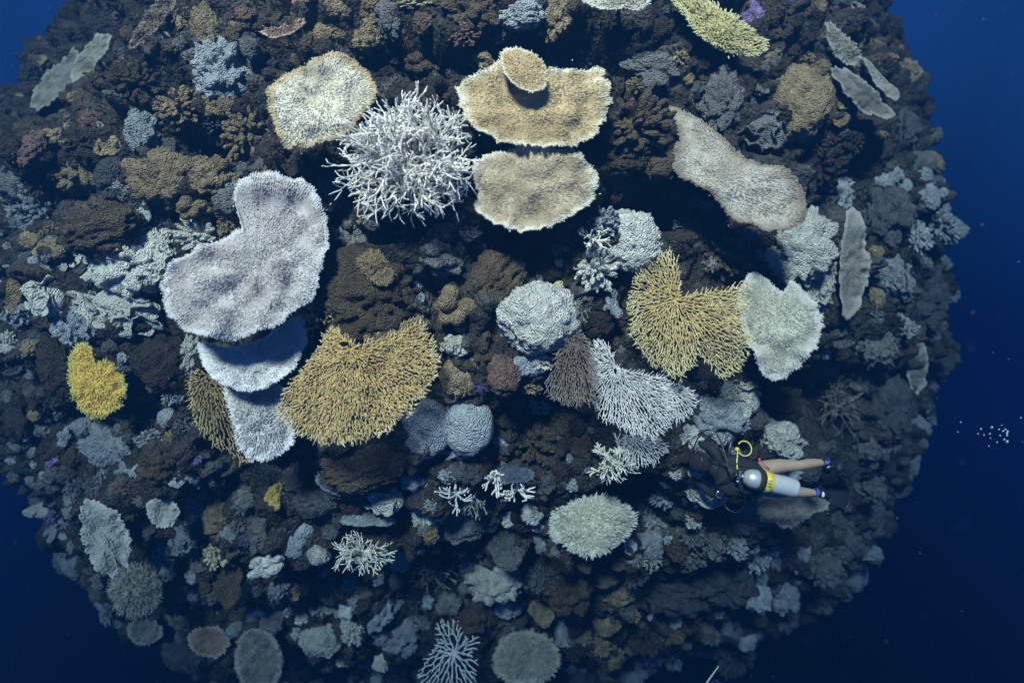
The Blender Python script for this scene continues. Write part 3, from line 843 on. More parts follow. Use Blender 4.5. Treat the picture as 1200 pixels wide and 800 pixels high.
plate('plate_coral', [(82,88),(92,70),(106,52),(122,40),(130,48),(121,68),(106,86),(90,96)],
      'narrow greyed cream plate coral beside the thin slate plate', tdc, tilt=0.3, out=1.0, off=0.04, spiky=False, cat='plate coral')
plate('plate_coral', [(305,38),(318,33),(335,32),(352,24),(358,26),(350,35),(335,42),(318,45)],
      'small rosy brown plate coral ledge in the dark crest', mat('plate_rose', PAL['rose'], None, (0.5, .36, .3), (0.5, .36, .3)), tilt=0.8, blen=2.5, cat='plate coral')
plate('plate_coral', [(97,590),(108,586),(124,590),(140,600),(149,622),(153,648),(148,663),(138,654),(131,642),(138,662),(140,674),(128,679),(113,668),(101,645),(95,615)],
      'large smooth pale grey plate coral low on the reef flank', tsp, tilt=0.2, out=0.3, spiky=False, ctr=(120, 628), rimj=0.015, cat='plate coral')
plate('table_coral', [(645,612),(650,600),(670,590),(690,582),(715,584),(735,595),(745,605),(740,620),(725,635),(705,648),(685,650),(665,640),(650,630)],
      'round cream white shaggy table coral above the dark lower slope', mat('table_shaggy', (0.62, 0.62, 0.52), (0.46, 0.46, 0.38), (0.62, 0.64, 0.62), (0.7, 0.7, 0.64), scale=4, vary=0.03, patch=(0.36, 0.36, 0.28)), tilt=0.3, blen=5.5, bowl=-0.12)
plate('table_coral', [(880,582),(905,572),(940,575),(968,582),(967,596),(955,600),(948,604),(930,616),(916,618),(905,612),(895,618),(884,608)],
      'dark slate table coral with lobed rim below the diver', mat('table_dark_slate', (0.20, 0.195, 0.19), None, (0.30, 0.30, 0.29), (0.26, .25, .24), vary=0.05), tilt=0.3, blen=2.5)  # dark slate pigment of the coral itself, paler towards the rim
plate('plate_coral', [(173,590),(185,584),(200,586),(210,594),(208,606),(200,616),(186,618),(176,608)],
      'round pale plate coral next to the smooth grey plate', tsp, tilt=0.5, spiky=False, cat='plate coral')
plate('plate_coral', [(586,541),(600,546),(620,549),(626,556),(620,563),(600,566),(588,566)],
      'flat blue grey dead plate between white finger corals', mat('plate_blue', (0.10, 0.125, 0.17), None, (0.14, 0.17, 0.21)), tilt=0.2, spiky=False, off=0.2, cat='plate coral', rimj=0.01, wave=0.01)
plate('plate_coral', [(372,550),(385,560),(400,572),(417,573),(414,580),(400,581),(384,576),(372,566)],
      'dark blue grey thin plate under the brown ridged coral', mat('plate_navy', (0.06, 0.075, 0.11), None, (0.16, 0.19, 0.22)), tilt=0.5, spiky=False, cat='plate coral')
plate('table_coral', [(585,752),(600,742),(625,740),(648,752),(655,772),(645,792),(620,800),(595,798),(580,780)],
      'pale fuzzy round table coral deep beside the blue white fan', tdc, tilt=0.2, blen=4)
plate('table_coral', [(128,690),(140,668),(158,662),(178,672),(186,692),(178,712),(160,722),(142,716)],
      'dull cream shaggy table coral below the large smooth plate', mat('table_dull', (0.36, 0.35, 0.30), (0.25, 0.24, 0.21), (0.40, 0.40, 0.37), (0.42, 0.41, 0.36)), tilt=0.2, blen=6, bowl=-0.15)
plate('plate_coral', [(150,735),(165,722),(185,728),(190,745),(172,755),(156,752)],
      'grey plate coral at the foot of the shaggy cream table', tsg, tilt=0.3, spiky=False, cat='plate coral')
plate('plate_coral', [(222,742),(245,732),(262,738),(270,755),(255,770),(235,768),(222,756)],
      'brownish smooth plate coral on the dim lower flank', tbn, tilt=0.3, spiky=False, cat='plate coral')
plate('plate_coral', [(1063,428),(1068,405),(1078,395),(1086,415),(1084,445),(1076,462),(1066,455)],
      'faint grey plate coral on the hazy far edge', tsg, tilt=0.1, out=0.7, spiky=False, cat='plate coral')
plate('table_coral', [(280,750),(300,735),(325,750),(330,785),(315,805),(290,805),(278,780)],
      'dim grey dome edged table coral at the foot of the slope', tsg, tilt=0.1, blen=2.5)
plate('table_coral', [(430,395),(460,385),(490,372),(500,380),(488,392),(462,408),(440,412)],
      'small brown table coral behind the golden fan table', mat('table_ochre', (0.26, 0.20, 0.11), None, (0.4, .33, .2), (0.40, 0.32, 0.18)), tilt=0.5, blen=4)
plate('table_coral', [(420,305),(428,296),(442,294),(452,305),(462,322),(452,334),(438,330),(426,318)],
      'small brown bristly table coral above the fissured brown head', mat('table_umber', (0.24, 0.18, 0.11), None, None, (0.36, 0.28, 0.17)), tilt=0.3, blen=3.5)

# ------------------------------------------------------------------ branching corals
mg = mat('fan_gold', (0.52, 0.335, 0.11), (0.37, 0.235, 0.075), (0.70, 0.64, 0.48), (0.66, 0.54, 0.30), scale=5, bump=0.2, vary=0.03, edge_lo=0.9)
mg2 = mat('fan_pale_gold', (0.57, 0.42, 0.18), (0.43, 0.31, 0.13), (0.60, 0.52, 0.30), (0.64, 0.56, 0.34), scale=5, bump=0.2, vary=0.03)
mb = mat('fan_brown', (0.15, 0.105, 0.08), (0.10, 0.072, 0.058), (0.26, 0.22, 0.19), (0.30, 0.26, 0.24), scale=5, bump=0.2, vary=0.03, edge_lo=0.9)
mob = mat('fan_olive', (0.27, 0.20, 0.09), (0.18, 0.135, 0.065), (0.40, 0.31, 0.15), (0.46, 0.38, 0.2), scale=5, bump=0.2, vary=0.03)
mw = mat('fan_white', (0.60, 0.60, 0.60), (0.50, 0.50, 0.50), (0.66, 0.66, 0.70), (0.72, 0.72, 0.73), scale=5, bump=0.15, vary=0.03)
mwh = mat('antler_white', (0.72, 0.71, 0.67), (0.60, 0.58, 0.53), None, (0.78, 0.77, 0.74), scale=5, bump=0.15, vary=0.02)
mcr = mat('bush_cream', (0.70, 0.69, 0.60), (0.58, 0.56, 0.47), None, (0.74, 0.73, 0.66), scale=5, bump=0.15, vary=0.02)
mbl = mat('fan_bluewhite', (0.50, 0.53, 0.56), (0.42, 0.45, 0.48), None, (0.56, .58, .60), scale=5, bump=0.15, vary=0.02)

staghorn('antler_coral', 482, 184, 70, 64, 'big bleached white antler coral thicket of long curved branches', mwh, limbs=64, depth=3, r=1.45, low=0.0, hi=0.80, dx=-4, dy=10, spread=0.44, off=0.1, tilt=0.35)
fan('fan_table_coral', [(330,470),(337,450),(360,425),(378,400),(392,382),(405,395),(425,408),(450,408),(475,397),(490,383),(505,395),(514,420),(513,440),(500,460),(485,480),(470,498),(440,512),(405,525),(380,520),(355,512),(335,500),(326,485)],
    (412, 412), 'large golden fan table coral with a pale rim', mg, spacing=2.6, r=0.85, twig=1.5, tl=4.2, n0=18, tilt=0.45, off=0.15, wander=1.0)
fan('fan_table_coral', [(222,440),(240,428),(256,440),(268,462),(276,490),(281,520),(296,546),(280,544),(255,525),(235,505),(222,475)],
    (243, 440), 'dark olive brown fan table coral left of the white ruffled table', mob, spacing=2.8, r=0.85, twig=0.7, tilt=0.3, n0=8)
fan('openwork_coral', [(778,296),(792,303),(797,325),(800,344),(818,352),(850,342),(872,336),(876,355),(870,380),(878,400),(872,425),(855,446),(838,440),(822,420),(803,440),(785,446),(765,430),(745,410),(735,385),(735,345),(752,312)],
    (793, 350), 'golden openwork branching coral spread flat like lace', mg2, spacing=2.6, r=0.78, twig=0.8, n0=18, tilt=0.3, off=0.25, wander=1.1)
fan('fan_coral', [(666,388),(684,394),(694,410),(698,435),(697,460),(690,475),(670,479),(650,470),(638,456),(645,430),(655,405)],
    (672, 394), 'dark brown fan coral with a pale growing edge', mb, spacing=2.3, r=0.7, twig=0.7, n0=7, tilt=0.3, off=0.2)
fan('fan_coral', [(690,410),(700,400),(712,404),(722,425),(738,440),(760,442),(780,446),(790,478),(782,500),(768,516),(742,510),(720,500),(700,486),(696,460),(690,435)],
    (722, 432), 'bleached white lacy fan coral between brown fan and gold coral', mw, spacing=2.3, r=0.62, twig=0.9, n0=18, tilt=0.3, off=0.25)
fan('fan_coral', [(776,450),(792,449),(808,458),(816,470),(813,482),(800,492),(786,496),(778,478)],
    (786, 455), 'small white lacy fan coral under the golden openwork coral', mw, spacing=2.2, r=0.62, twig=0.9, n0=6, tilt=0.3, off=0.2)
fan('fan_coral', [(728,512),(748,508),(770,512),(782,528),(768,542),(752,546),(740,552),(730,535)],
    (745, 514), 'pale grey lacy fan coral behind the cream bush coral', mbl, spacing=2.5, r=0.68, twig=0.8, n0=6, tilt=0.3)
staghorn('bush_coral', 719, 540, 24, 22, 'cream white bushy coral at the foot of the white lacy fan', mcr, limbs=30, depth=2, r=1.15, low=0.02, off=0.25)
staghorn('bush_coral', 425, 648, 30, 20, 'cream branching bush coral beside a white scrolled coral', mcr, limbs=30, depth=2, r=1.1, low=0.0, off=0.45)
fan('fan_coral', [(510,727),(528,724),(540,728),(545,745),(560,742),(566,750),(556,765),(560,790),(545,806),(515,806),(490,800),(492,780),(508,758),(514,740)],
    (532, 764), 'blue white lacy fan coral in the deep water', mbl, spacing=4.0, r=0.85, twig=0.5, n0=11, tilt=0.1, off=0.3, foot=True)
staghorn('bush_coral', 580, 558, 12, 14, 'white finger bush on one side of the blue plate', mwh, limbs=12, depth=1, r=1.7, low=0.1, off=0.2, dy=8)
staghorn('bush_coral', 606, 572, 18, 14, 'white finger bush below the blue plate', mwh, limbs=14, depth=1, r=1.7, low=0.1, off=0.2, dy=6)
staghorn('bush_coral', 535, 578, 18, 14, 'greyish white stringy bush coral below the two pitted heads', mbl, limbs=12, depth=1, r=1.4, low=0.05, off=0.15, dy=6)
staghorn('bush_coral', 556, 585, 14, 14, 'grey stringy bush coral beside a similar paler bush', mat('bush_grey', (0.36, 0.37, 0.38)), limbs=12, depth=1, r=1.4, low=0.05, off=0.15, dy=6)
staghorn('bush_coral', 505, 672, 30, 18, 'dim brownish brush coral on the dark lower slope', mat('bush_dim', (0.24, 0.22, 0.20)), limbs=26, depth=1, r=0.9, low=0.05, off=0.15)
staghorn('bush_coral', 665, 360, 24, 15, 'brown thin twig coral next to the pale round head', mat('bush_brown', (0.20, 0.165, 0.14), None, None, (0.36, .33, .3)), limbs=18, depth=2, r=0.8, low=0.05, off=0.1)
staghorn('bush_coral', 695, 280, 18, 14, 'cream twig coral on the pale knobbly column', mcr, limbs=12, depth=1, r=1.3, low=0.05, off=0.15)
staghorn('bush_coral', 393, 320, 14, 16, 'purple brown twig coral beside the huge heart table', mat('bush_purple', (0.11, 0.08, 0.12), None, None, (0.22, .18, .24)), limbs=18, depth=2, r=0.8, low=0.05, off=0.1)
staghorn('bush_coral', 982, 478, 20, 26, 'dim spidery bush coral above the diver fins', mat('bush_spider', (0.25, 0.24, 0.21)), limbs=26, depth=2, r=0.7, low=0.0, off=0.1)
staghorn('bush_coral', 375, 372, 24, 18, 'olive brown tangled twig coral above the golden fan table', mob, limbs=24, depth=2, r=0.9, low=0.0, off=0.1)

# ------------------------------------------------------------------ coral heads placed one by one
HEADS = [
 ('massive', 629, 372, 44, 40, 'white', 'large pale round coral head with a scaly surface'),
 ('massive', 738, 279, 36, 32, 'white', 'pale dimpled coral head above the golden openwork coral'),
 ('finger', 706, 262, 20, 18, 'paleblue', 'grey knobbed finger coral touching the pale dimpled head'),
 ('finger', 697, 315, 24, 26, 'white', 'white stubby finger coral column'),
 ('lobed', 718, 357, 15, 19, 'paleblue', 'small blue white lobed coral beside the golden openwork coral'),
 ('massive', 620, 425, 24, 14, 'paleblue', 'pale coral head below the large scaly head'),
 ('finger', 634, 424, 14, 11, 'white', 'white beaded coral beside the brown fan'),
 ('fissured', 436, 348, 48, 48, 'brown', 'big olive brown fissured coral head beside the heart table'),
 ('lobed', 512, 302, 32, 24, 'grey', 'grey bubble lobed coral under the white antler coral'),
 ('lobed', 533, 362, 34, 34, 'tan', 'tan lumpy coral head next to the golden fan table'),
 ('rosette', 533, 406, 19, 16, 'white', 'small blue white ruffled coral off the golden fan tip'),
 ('pitted', 546, 496, 29, 33, 'paleblue', 'grey pitted coral head with wrinkled skin, of a pair'),
 ('pitted', 498, 499, 30, 34, 'paleblue', 'pale grey pitted coral head half behind the golden fan'),
 ('lobed', 535, 531, 22, 8, 'paleblue', 'row of little blue grey knobs under the wrinkled head'),
 ('fissured', 430, 545, 42, 24, 'brown', 'brown ridged coral mound below the golden fan'),
 ('massive', 190, 424, 29, 33, 'dark', 'dark brown round coral head near the yellow table'),
 ('fissured', 66, 432, 16, 30, 'dark', 'dark elongated coral lump left of the yellow table'),
 ('knobby', 152, 300, 42, 34, 'white', 'white and tan knobbly coral mound near a round grey plate'),
 ('leaf', 166, 246, 14, 16, 'paleblue', 'round pale grey little plate like a dish'),
 ('fissured', 120, 268, 36, 26, 'brown', 'brown ribbed coral mound with a purple edge'),
 ('rosette', 146, 361, 54, 32, 'white', 'broad whitish cauliflower coral mass'),
 ('rosette', 192, 308, 22, 28, 'white', 'white frilly coral beside the heart table rim'),
 ('finger', 238, 279, 30, 24, 'white', 'grey white pimpled coral cushion at the heart table notch'),
 ('lobed', 226, 246, 24, 20, 'tan', 'brownish grape like coral cluster near the heart table'),
 ('finger', 270, 266, 13, 16, 'tan', 'small tan knobbed coral wedged by the heart table'),
 ('rosette', 57, 350, 26, 32, 'white', 'whitish folded coral colony on the left flank'),
 ('rosette', 20, 370, 20, 18, 'paleblue', 'blue grey leafy coral near the reef edge'),
 ('knobby', 82, 382, 14, 20, 'paleblue', 'pale upright knob coral between leafy colonies'),
 ('knobby', 104, 370, 15, 25, 'paleblue', 'pale pillar coral with a purple patch beside it'),
 ('leaf', 22, 335, 10, 26, 'tan', 'dull tan upright plate on the left flank'),
 ('knobby', 258, 84, 28, 28, 'paleblue', 'blue white knobbly dome in the dark upper slope'),
 ('knobby', 168, 152, 16, 22, 'paleblue', 'small blue white wedge shaped coral'),
 ('knobby', 258, 122, 18, 13, 'tan', 'tan encrusted knob under the blue white dome'),
 ('finger', 213, 128, 28, 22, 'tan', 'tan bushy coral mound left of the blue white dome'),
 ('finger', 290, 158, 26, 32, 'tan', 'greenish tan fluffy coral beside the cream white table'),
 ('finger', 160, 100, 30, 26, 'brown', 'brown shaggy coral mound on the upper flank'),
 ('knobby', 200, 210, 34, 26, 'tan', 'tan crusty coral mass above the white knobbly mound'),
 ('knobby', 248, 205, 22, 18, 'tan', 'tan and orange crust coral by a dark hollow'),
 ('leaf', 128, 172, 11, 15, 'tan', 'small olive plate on the upper left flank'),
 ('knobby', 245, 35, 14, 26, 'tan', 'column of tan crusts in the dark crest'),
 ('massive', 935, 122, 36, 40, 'tan', 'yellow brown scaly coral dome right of the long grey table'),
 ('finger', 744, 150, 46, 32, 'brown', 'brown tufted coral mound beside the long grey table'),
 ('fissured', 722, 178, 34, 22, 'brown', 'dark brown crumbly coral below the tufted mound'),
 ('lobed', 490, 78, 24, 18, 'brown', 'dark brown berry like coral above the antler coral'),
 ('lobed', 562, 68, 20, 14, 'tan', 'olive berry coral against the large tan table'),
 ('finger', 545, 42, 18, 12, 'rose', 'pinkish velvet coral patch in the dark crest'),
 ('fissured', 610, 18, 24, 14, 'paleblue', 'blue grey folded coral on the crest'),
 ('finger', 490, 2, 30, 8, 'cream', 'cream tufted coral on the crest rim'),
 ('knobby', 552, 12, 30, 22, 'brown', 'brown cushion coral on the crest beside the folded grey coral'),
 ('leaf', 766, 94, 13, 11, 'grey', 'small grey curled plate in the upper hollow'),
 ('rosette', 894, 150, 30, 30, 'grey', 'grey leafy coral clump above the long grey table'),
 ('knobby', 938, 290, 34, 36, 'white', 'whitish crinkled coral mound beside the upright slate plate'),
 ('rosette', 962, 332, 22, 40, 'white', 'bright white frilly coral strip along the upright slate plate'),
 ('rosette', 987, 222, 16, 24, 'paleblue', 'pale frilly coral above the upright slate plate'),
 ('finger', 845, 300, 34, 26, 'brown', 'dark brown berry coral with a white tuft'),
 ('bush', 832, 310, 9, 9, 'white', 'little white tuft coral on the dark berry coral'),
 ('rosette', 1045, 325, 26, 34, 'paleblue', 'blue grey frilly coral near the hazy reef edge'),
 ('massive', 1028, 348, 8, 13, 'tan', 'small cream lump on the hazy side'),
 ('massive', 1026, 296, 8, 9, 'tan', 'small tan lump above the frilly blue grey coral'),
 ('knobby', 1085, 350, 22, 28, 'slate', 'hazy dark knobbly coral on the far edge'),
 ('rosette', 1032, 410, 26, 26, 'grey', 'grey frilly coral in the haze below the others'),
 ('knobby', 1040, 475, 24, 36, 'slate', 'dim slate coral buttress in the haze'),
 ('rosette', 912, 516, 36, 28, 'white', 'pale frilly coral behind the diver back'),
 ('rosette', 828, 578, 36, 22, 'white', 'pale frilly coral below the diver arms'),
 ('rosette', 866, 470, 36, 28, 'white', 'whitish crust coral above the diver'),
 ('knobby', 842, 492, 28, 22, 'paleblue', 'pale grey crust coral above the diver hoses'),
 ('massive', 871, 604, 18, 18, 'grey', 'round grey coral head below the diver'),
 ('finger', 630, 520, 30, 26, 'brown', 'brown crust coral with white specks near the brown fan'),
 ('bush', 630, 503, 9, 8, 'white', 'tiny white tuft on the brown crust'),
 ('massive', 680, 520, 13, 16, 'brown', 'brown round lump near the cream bush'),
 ('rosette', 455, 588, 26, 20, 'white', 'white scalloped coral under the brown ridged mound'),
 ('lobed', 483, 563, 22, 18, 'paleblue', 'blue white clover lobed coral'),
 ('knobby', 548, 608, 34, 18, 'grey', 'grey and tan knobbly coral block on the lower slope'),
 ('leaf', 596, 640, 24, 20, 'grey', 'round grey smooth plate on the lower slope'),
 ('rosette', 470, 648, 22, 26, 'white', 'white scrolled coral like a ruffled shell'),
 ('lobed', 322, 582, 14, 17, 'yellow', 'pale yellow blob coral on the lower slope'),
 ('bush', 330, 570, 8, 10, 'cream', 'tiny cream tuft over the yellow blob'),
 ('fissured', 348, 558, 16, 16, 'slate', 'dark ribbed coral beside the yellow blob'),
 ('lobed', 313, 660, 28, 17, 'white', 'bright white pillowy coral cluster on the lower slope'),
 ('rosette', 350, 690, 18, 15, 'tan', 'tan folded flower coral on the lower slope'),
 ('rosette', 325, 690, 13, 14, 'paleblue', 'pale folded coral beside the tan flower coral'),
 ('massive', 372, 650, 13, 11, 'white', 'pale two part lump on the lower slope'),
 ('massive', 378, 748, 23, 20, 'white', 'pale round coral head deep on the slope'),
 ('massive', 318, 728, 15, 13, 'grey', 'grey slanted lump deep on the slope'),
 ('lobed', 285, 690, 14, 18, 'green', 'yellow green lobed coral on the lower slope'),
 ('leaf', 268, 680, 18, 22, 'brown', 'brownish plate beside the yellow green coral'),
 ('rosette', 218, 632, 20, 22, 'paleblue', 'pale fluffy coral above two whitish tufts'),
 ('rosette', 195, 672, 14, 12, 'paleblue', 'blue white tuft coral low on the flank'),
 ('rosette', 193, 645, 14, 18, 'paleblue', 'blue white upright tuft low on the flank'),
 ('finger', 255, 648, 14, 17, 'cream', 'cream bristly coral on the lower slope'),
 ('massive', 228, 698, 8, 6, 'paleblue', 'small pale pebble coral on the dim flank'),
 ('rosette', 218, 722, 20, 14, 'grey', 'grey tuft coral on the dim flank'),
 ('lobed', 75, 512, 11, 15, 'paleblue', 'pale lobed coral below the yellow table, outer one'),
 ('massive', 96, 500, 12, 11, 'paleblue', 'pale round coral below the yellow table, inner one'),
 ('massive', 196, 489, 12, 10, 'paleblue', 'pale round coral below the dark brown head'),
 ('leaf', 206, 556, 10, 14, 'paleblue', 'pale curled plate coral on the flank'),
 ('knobby', 185, 545, 20, 16, 'brown', 'brown crust coral above the pale curled plate'),
 ('bush', 145, 570, 16, 9, 'tan', 'tan tuft coral low on the flank'),
 ('rosette', 152, 512, 9, 9, 'grey', 'small grey tuft under the yellow table'),
 ('massive', 707, 675, 15, 13, 'tan', 'tan round coral deep below the shaggy round table'),
 ('knobby', 728, 692, 18, 15, 'tan', 'tan crusted coral deep on the slope'),
 ('massive', 710, 730, 15, 14, 'tan', 'deep tan coral head in the haze'),
 ('leaf', 635, 715, 16, 13, 'tan', 'tan shelf plate deep on the slope'),
 ('knobby', 790, 690, 36, 22, 'slate', 'hazy slate coral ridge deep on the slope'),
 ('knobby', 850, 680, 30, 24, 'slate', 'hazy slate coral hump under the diver'),
 ('leaf', 430, 608, 26, 9, 'paleblue', 'blue grey fluted shelf plate on the lower slope'),
 ('massive', 357, 622, 10, 8, 'paleblue', 'small pale blue lump on the lower slope'),
 ('bush', 563, 453, 10, 9, 'purple', 'small purple tuft coral above the pitted heads'),
 ('fissured', 590, 440, 16, 20, 'rose', 'rosy brown crust coral below the large scaly head'),
 ('massive', 596, 490, 16, 12, 'dark', 'dark cushion coral beside the wrinkled head'),
 ('leaf', 408, 297, 12, 6, 'paleblue', 'small pale grey sponge like plate by the heart table'),
 ('massive', 385, 225, 18, 20, 'slate', 'dark grey coral head behind the antler coral'),
 ('massive', 520, 272, 17, 13, 'slate', 'dark grey lump in the shade of the antler coral'),
 ('massive', 655, 308, 6, 5, 'cream', 'tiny cream button coral in the dark'),
 ('massive', 655, 335, 7, 6, 'cream', 'tiny pale button coral on top of the scaly head'),
 ('knobby', 222, 415, 12, 20, 'white', 'white crust coral under the rim of the heart table'),
 ('bush', 288, 632, 8, 8, 'purple', 'small lilac tuft coral on the lower slope'),
 ('knobby', 765, 80, 26, 14, 'grey', 'grey crust with a purple patch in the upper hollow'),
 ('knobby', 846, 120, 20, 28, 'grey', 'grey crumbly coral above the long grey table'),
 ('rosette', 1060, 150, 18, 30, 'slate', 'dim leafy coral high on the hazy edge'),
 ('knobby', 1040, 255, 24, 30, 'slate', 'dim knobbly coral on the shaded right flank'),
]
for (kind, x, y, rx, ry, c, lab) in HEADS:
    k = 1.2 if kind in ('rosette', 'knobby') else 1.1
    lump(kind, x, y, rx * k, ry * k, lump_mat(c), lab, sink=0.1, clear=True)

# ------------------------------------------------------------------ smaller colonies that crowd the rock in between
WORD = {'white': 'whitish', 'paleblue': 'blue grey', 'grey': 'grey', 'tan': 'tan', 'brown': 'brown', 'dark': 'dark brown', 'rose': 'rosy brown',
        'slate': 'slate grey', 'purple': 'lilac', 'cream': 'cream', 'orange': 'orange brown'}
KW = {'massive': 'rounded coral lump', 'knobby': 'knobbly coral lump', 'fissured': 'ridged coral lump', 'lobed': 'lobed coral cluster', 'leaf': 'plate coral',
      'rosette': 'frilly coral', 'finger': 'stubby finger coral', 'bush': 'twiggy coral tuft'}
HX = np.array([(h[1], h[2], h[3], h[4]) for h in HEADS], float)
# where a named colony already stands, on a coarse raster
GX, GY = np.meshgrid(np.arange(-30, 1231, 3.0), np.arange(-30, 831, 3.0))
TAKEN = np.zeros(GX.shape, bool)
for o in OUTLINES:
    x0, y0, x1, y1 = o[:, 0].min() - 12, o[:, 1].min() - 12, o[:, 0].max() + 12, o[:, 1].max() + 12
    c = o.mean(0); q = c + (o - c) * (1 + 4 / max(8, np.abs(o - c).mean()))
    cnt_ = np.zeros(GX.shape, int)
    for (xa, ya), (xb, yb) in zip(q, np.roll(q, -1, 0)):
        if ya == yb: continue
        cnt_ += ((ya > GY) != (yb > GY)) & (GX < (xb - xa) * (GY - ya) / (yb - ya) + xa)
    TAKEN |= cnt_ % 2 == 1
for (hx, hy, hrx, hry) in HX:
    TAKEN |= ((GX - hx) / (hrx + 2)) ** 2 + ((GY - hy) / (hry + 2)) ** 2 < 1
SPOTS = [(377, 118, 'the cream white table'), (475, 190, 'the white antler coral'), (630, 120, 'the large tan table'), (625, 225, 'the dusty tan table'), (870, 205, 'the long pale grey table'),
         (300, 310, 'the huge heart table'), (300, 420, 'the bright white table'), (305, 500, 'the white ruffled table'), (115, 447, 'the yellow table'), (420, 460, 'the golden fan'),
         (250, 480, 'the olive brown fan'), (915, 385, 'the greyed cream table'), (995, 310, 'the upright slate plate'), (800, 375, 'the golden openwork coral'), (670, 440, 'the brown fan'),
         (740, 470, 'the white lacy fan'), (720, 540, 'the cream bush'), (695, 615, 'the shaggy round table'), (900, 560, 'the diver'), (840, 40, 'the olive yellow table'), (1010, 95, 'the thin upper plates'),
         (180, 28, 'the long dusky plate'), (70, 90, 'the thin slate plate'), (123, 630, 'the smooth pale plate'), (160, 692, 'the dull shaggy table'), (530, 770, 'the blue white fan'), (615, 770, 'the fuzzy deep table'),
         (629, 372, 'the scaly round head'), (738, 279, 'the dimpled head'), (436, 348, 'the fissured brown head'), (533, 362, 'the tan lumpy head'), (520, 498, 'the pitted heads'), (430, 545, 'the brown ridged mound'),
         (190, 424, 'the dark round head'), (152, 300, 'the white knobbly mound'), (148, 361, 'the cauliflower mass'), (258, 84, 'the blue white dome'), (200, 210, 'the tan crusty mass'), (935, 122, 'the scaly tan dome'),
         (744, 150, 'the tufted brown mound'), (545, 42, 'the pinkish patch'), (1045, 325, 'the hazy frilly coral'), (845, 300, 'the berry coral'), (606, 556, 'the flat blue plate'), (548, 608, 'the knobbly block'),
         (470, 648, 'the scrolled white coral'), (313, 660, 'the pillowy white cluster'), (285, 690, 'the yellow green coral'), (378, 748, 'the deep pale head'), (322, 582, 'the yellow blob'), (57, 350, 'the whitish folded colony'),
         (345, 34, 'the rosy ledge'), (720, 0, 'the grey crest table'), (790, 690, 'the slate ridge'), (1040, 475, 'the slate buttress'), (710, 730, 'the deep tan head'), (240, 750, 'the brownish deep plate'), (60, 200, 'the shaded left hollow')]
SPX = np.array([(a, b) for a, b, _ in SPOTS], float)
placed = []
cnt = {}
tries = 0
PX = np.zeros((0, 3))
while len(placed) < 1300 and tries < 12000:
    tries += 1
    a = random.uniform(0, 2 * math.pi); q = math.sqrt(random.random())
    x = 555 + 585 * q * math.cos(a); y = 330 + 590 * q * math.sin(a)
    if not (-15 < x < 1150 and -12 < y < 815): continue
    size = min(38, 7.0 + random.expovariate(1 / 8.5))
    rr_ = size * 0.55
    if any(TAKEN[min(max(int((y + dy_ + 30) / 3), 0), GX.shape[0] - 1), min(max(int((x + dx_ + 30) / 3), 0), GX.shape[1] - 1)] for dx_, dy_ in ((0, 0), (rr_, 0), (-rr_, 0), (0, rr_), (0, -rr_))): continue
    rec = sum(dep * math.exp(-((x - rx_) / rx) ** 2 - ((y - ry_) / ry) ** 2) for (rx_, ry_, rx, ry, dep) in RECESS[:11])
    if random.random() < rec * 1.7: continue
    if len(placed) and np.any((PX[:, 0] - x) ** 2 + (PX[:, 1] - y) ** 2 < (0.42 * (size + PX[:, 2])) ** 2): continue
    if y < 200: pal = ['brown'] * 6 + ['dark'] * 9 + ['tan'] * 3 + ['grey'] * 1 + ['slate'] * 3 + ['rose', 'paleblue']
    elif x < 290 and y < 420: pal = ['paleblue'] * 7 + ['brown'] * 2 + ['tan'] * 2 + ['grey'] * 4 + ['slate'] * 2 + ['white'] * 2
    elif x > 860: pal = ['slate'] * 4 + ['grey'] * 6 + ['brown'] * 2 + ['paleblue'] * 5 + ['dark'] * 1
    elif y > 470: pal = ['grey'] * 7 + ['brown'] * 3 + ['dark'] * 2 + ['slate'] * 4 + ['paleblue'] * 7 + ['tan'] * 2 + ['white'] * 3
    else: pal = ['brown'] * 5 + ['dark'] * 3 + ['slate'] * 3 + ['grey'] * 5 + ['tan'] * 2 + ['paleblue'] * 4
    cell = worley(np.array([[x / 62.0, y / 55.0, 0.5]]), 90)[2][0]
    cell2 = worley(np.array([[x / 62.0, y / 55.0, 0.5]]), 95)[2][0]
    c = pal[int(cell * len(pal)) % len(pal)] if random.random() < 0.6 else random.choice(pal)
    if random.random() < 0.008: c = 'purple'
    kl = ['massive', 'knobby', 'knobby', 'knobby', 'fissured', 'fissured', 'lobed', 'lobed', 'rosette', 'rosette', 'rosette', 'finger', 'finger', 'finger', 'bush', 'bush', 'leaf']
    kind = kl[int(cell2 * len(kl)) % len(kl)] if random.random() < 0.6 else random.choice(kl)
    if size > 16 and kind in ('leaf', 'massive', 'bush'): kind = 'knobby'
    if cnt.get(kind, 0) > 290: kind = min(cnt, key=cnt.get)
    cnt[kind] = cnt.get(kind, 0) + 1
    rx = size * random.uniform(0.85, 1.35); ry = size * random.uniform(0.75, 1.1)
    k = 1 - 0.45 * q ** 3       # foreshortened towards the outline
    near = SPOTS[int(np.argmin(((SPX - (x, y)) ** 2).sum(1)))][2]
    sw = 'tiny' if size < 8 else 'small' if size < 14 else 'fist sized' if size < 20 else 'middling'
    lump(kind, x, y, rx * k, ry, lump_mat(c), '%s %s %s on the rock near %s' % (sw, WORD[c], KW[kind], near), 'small %s corals on the reef rock' % KNAME[kind].replace('_coral', ''), rot=random.uniform(-3.1, 3.1))
    placed.append((x, y, size)); PX = np.array(placed)
print('filler', len(placed), tries)
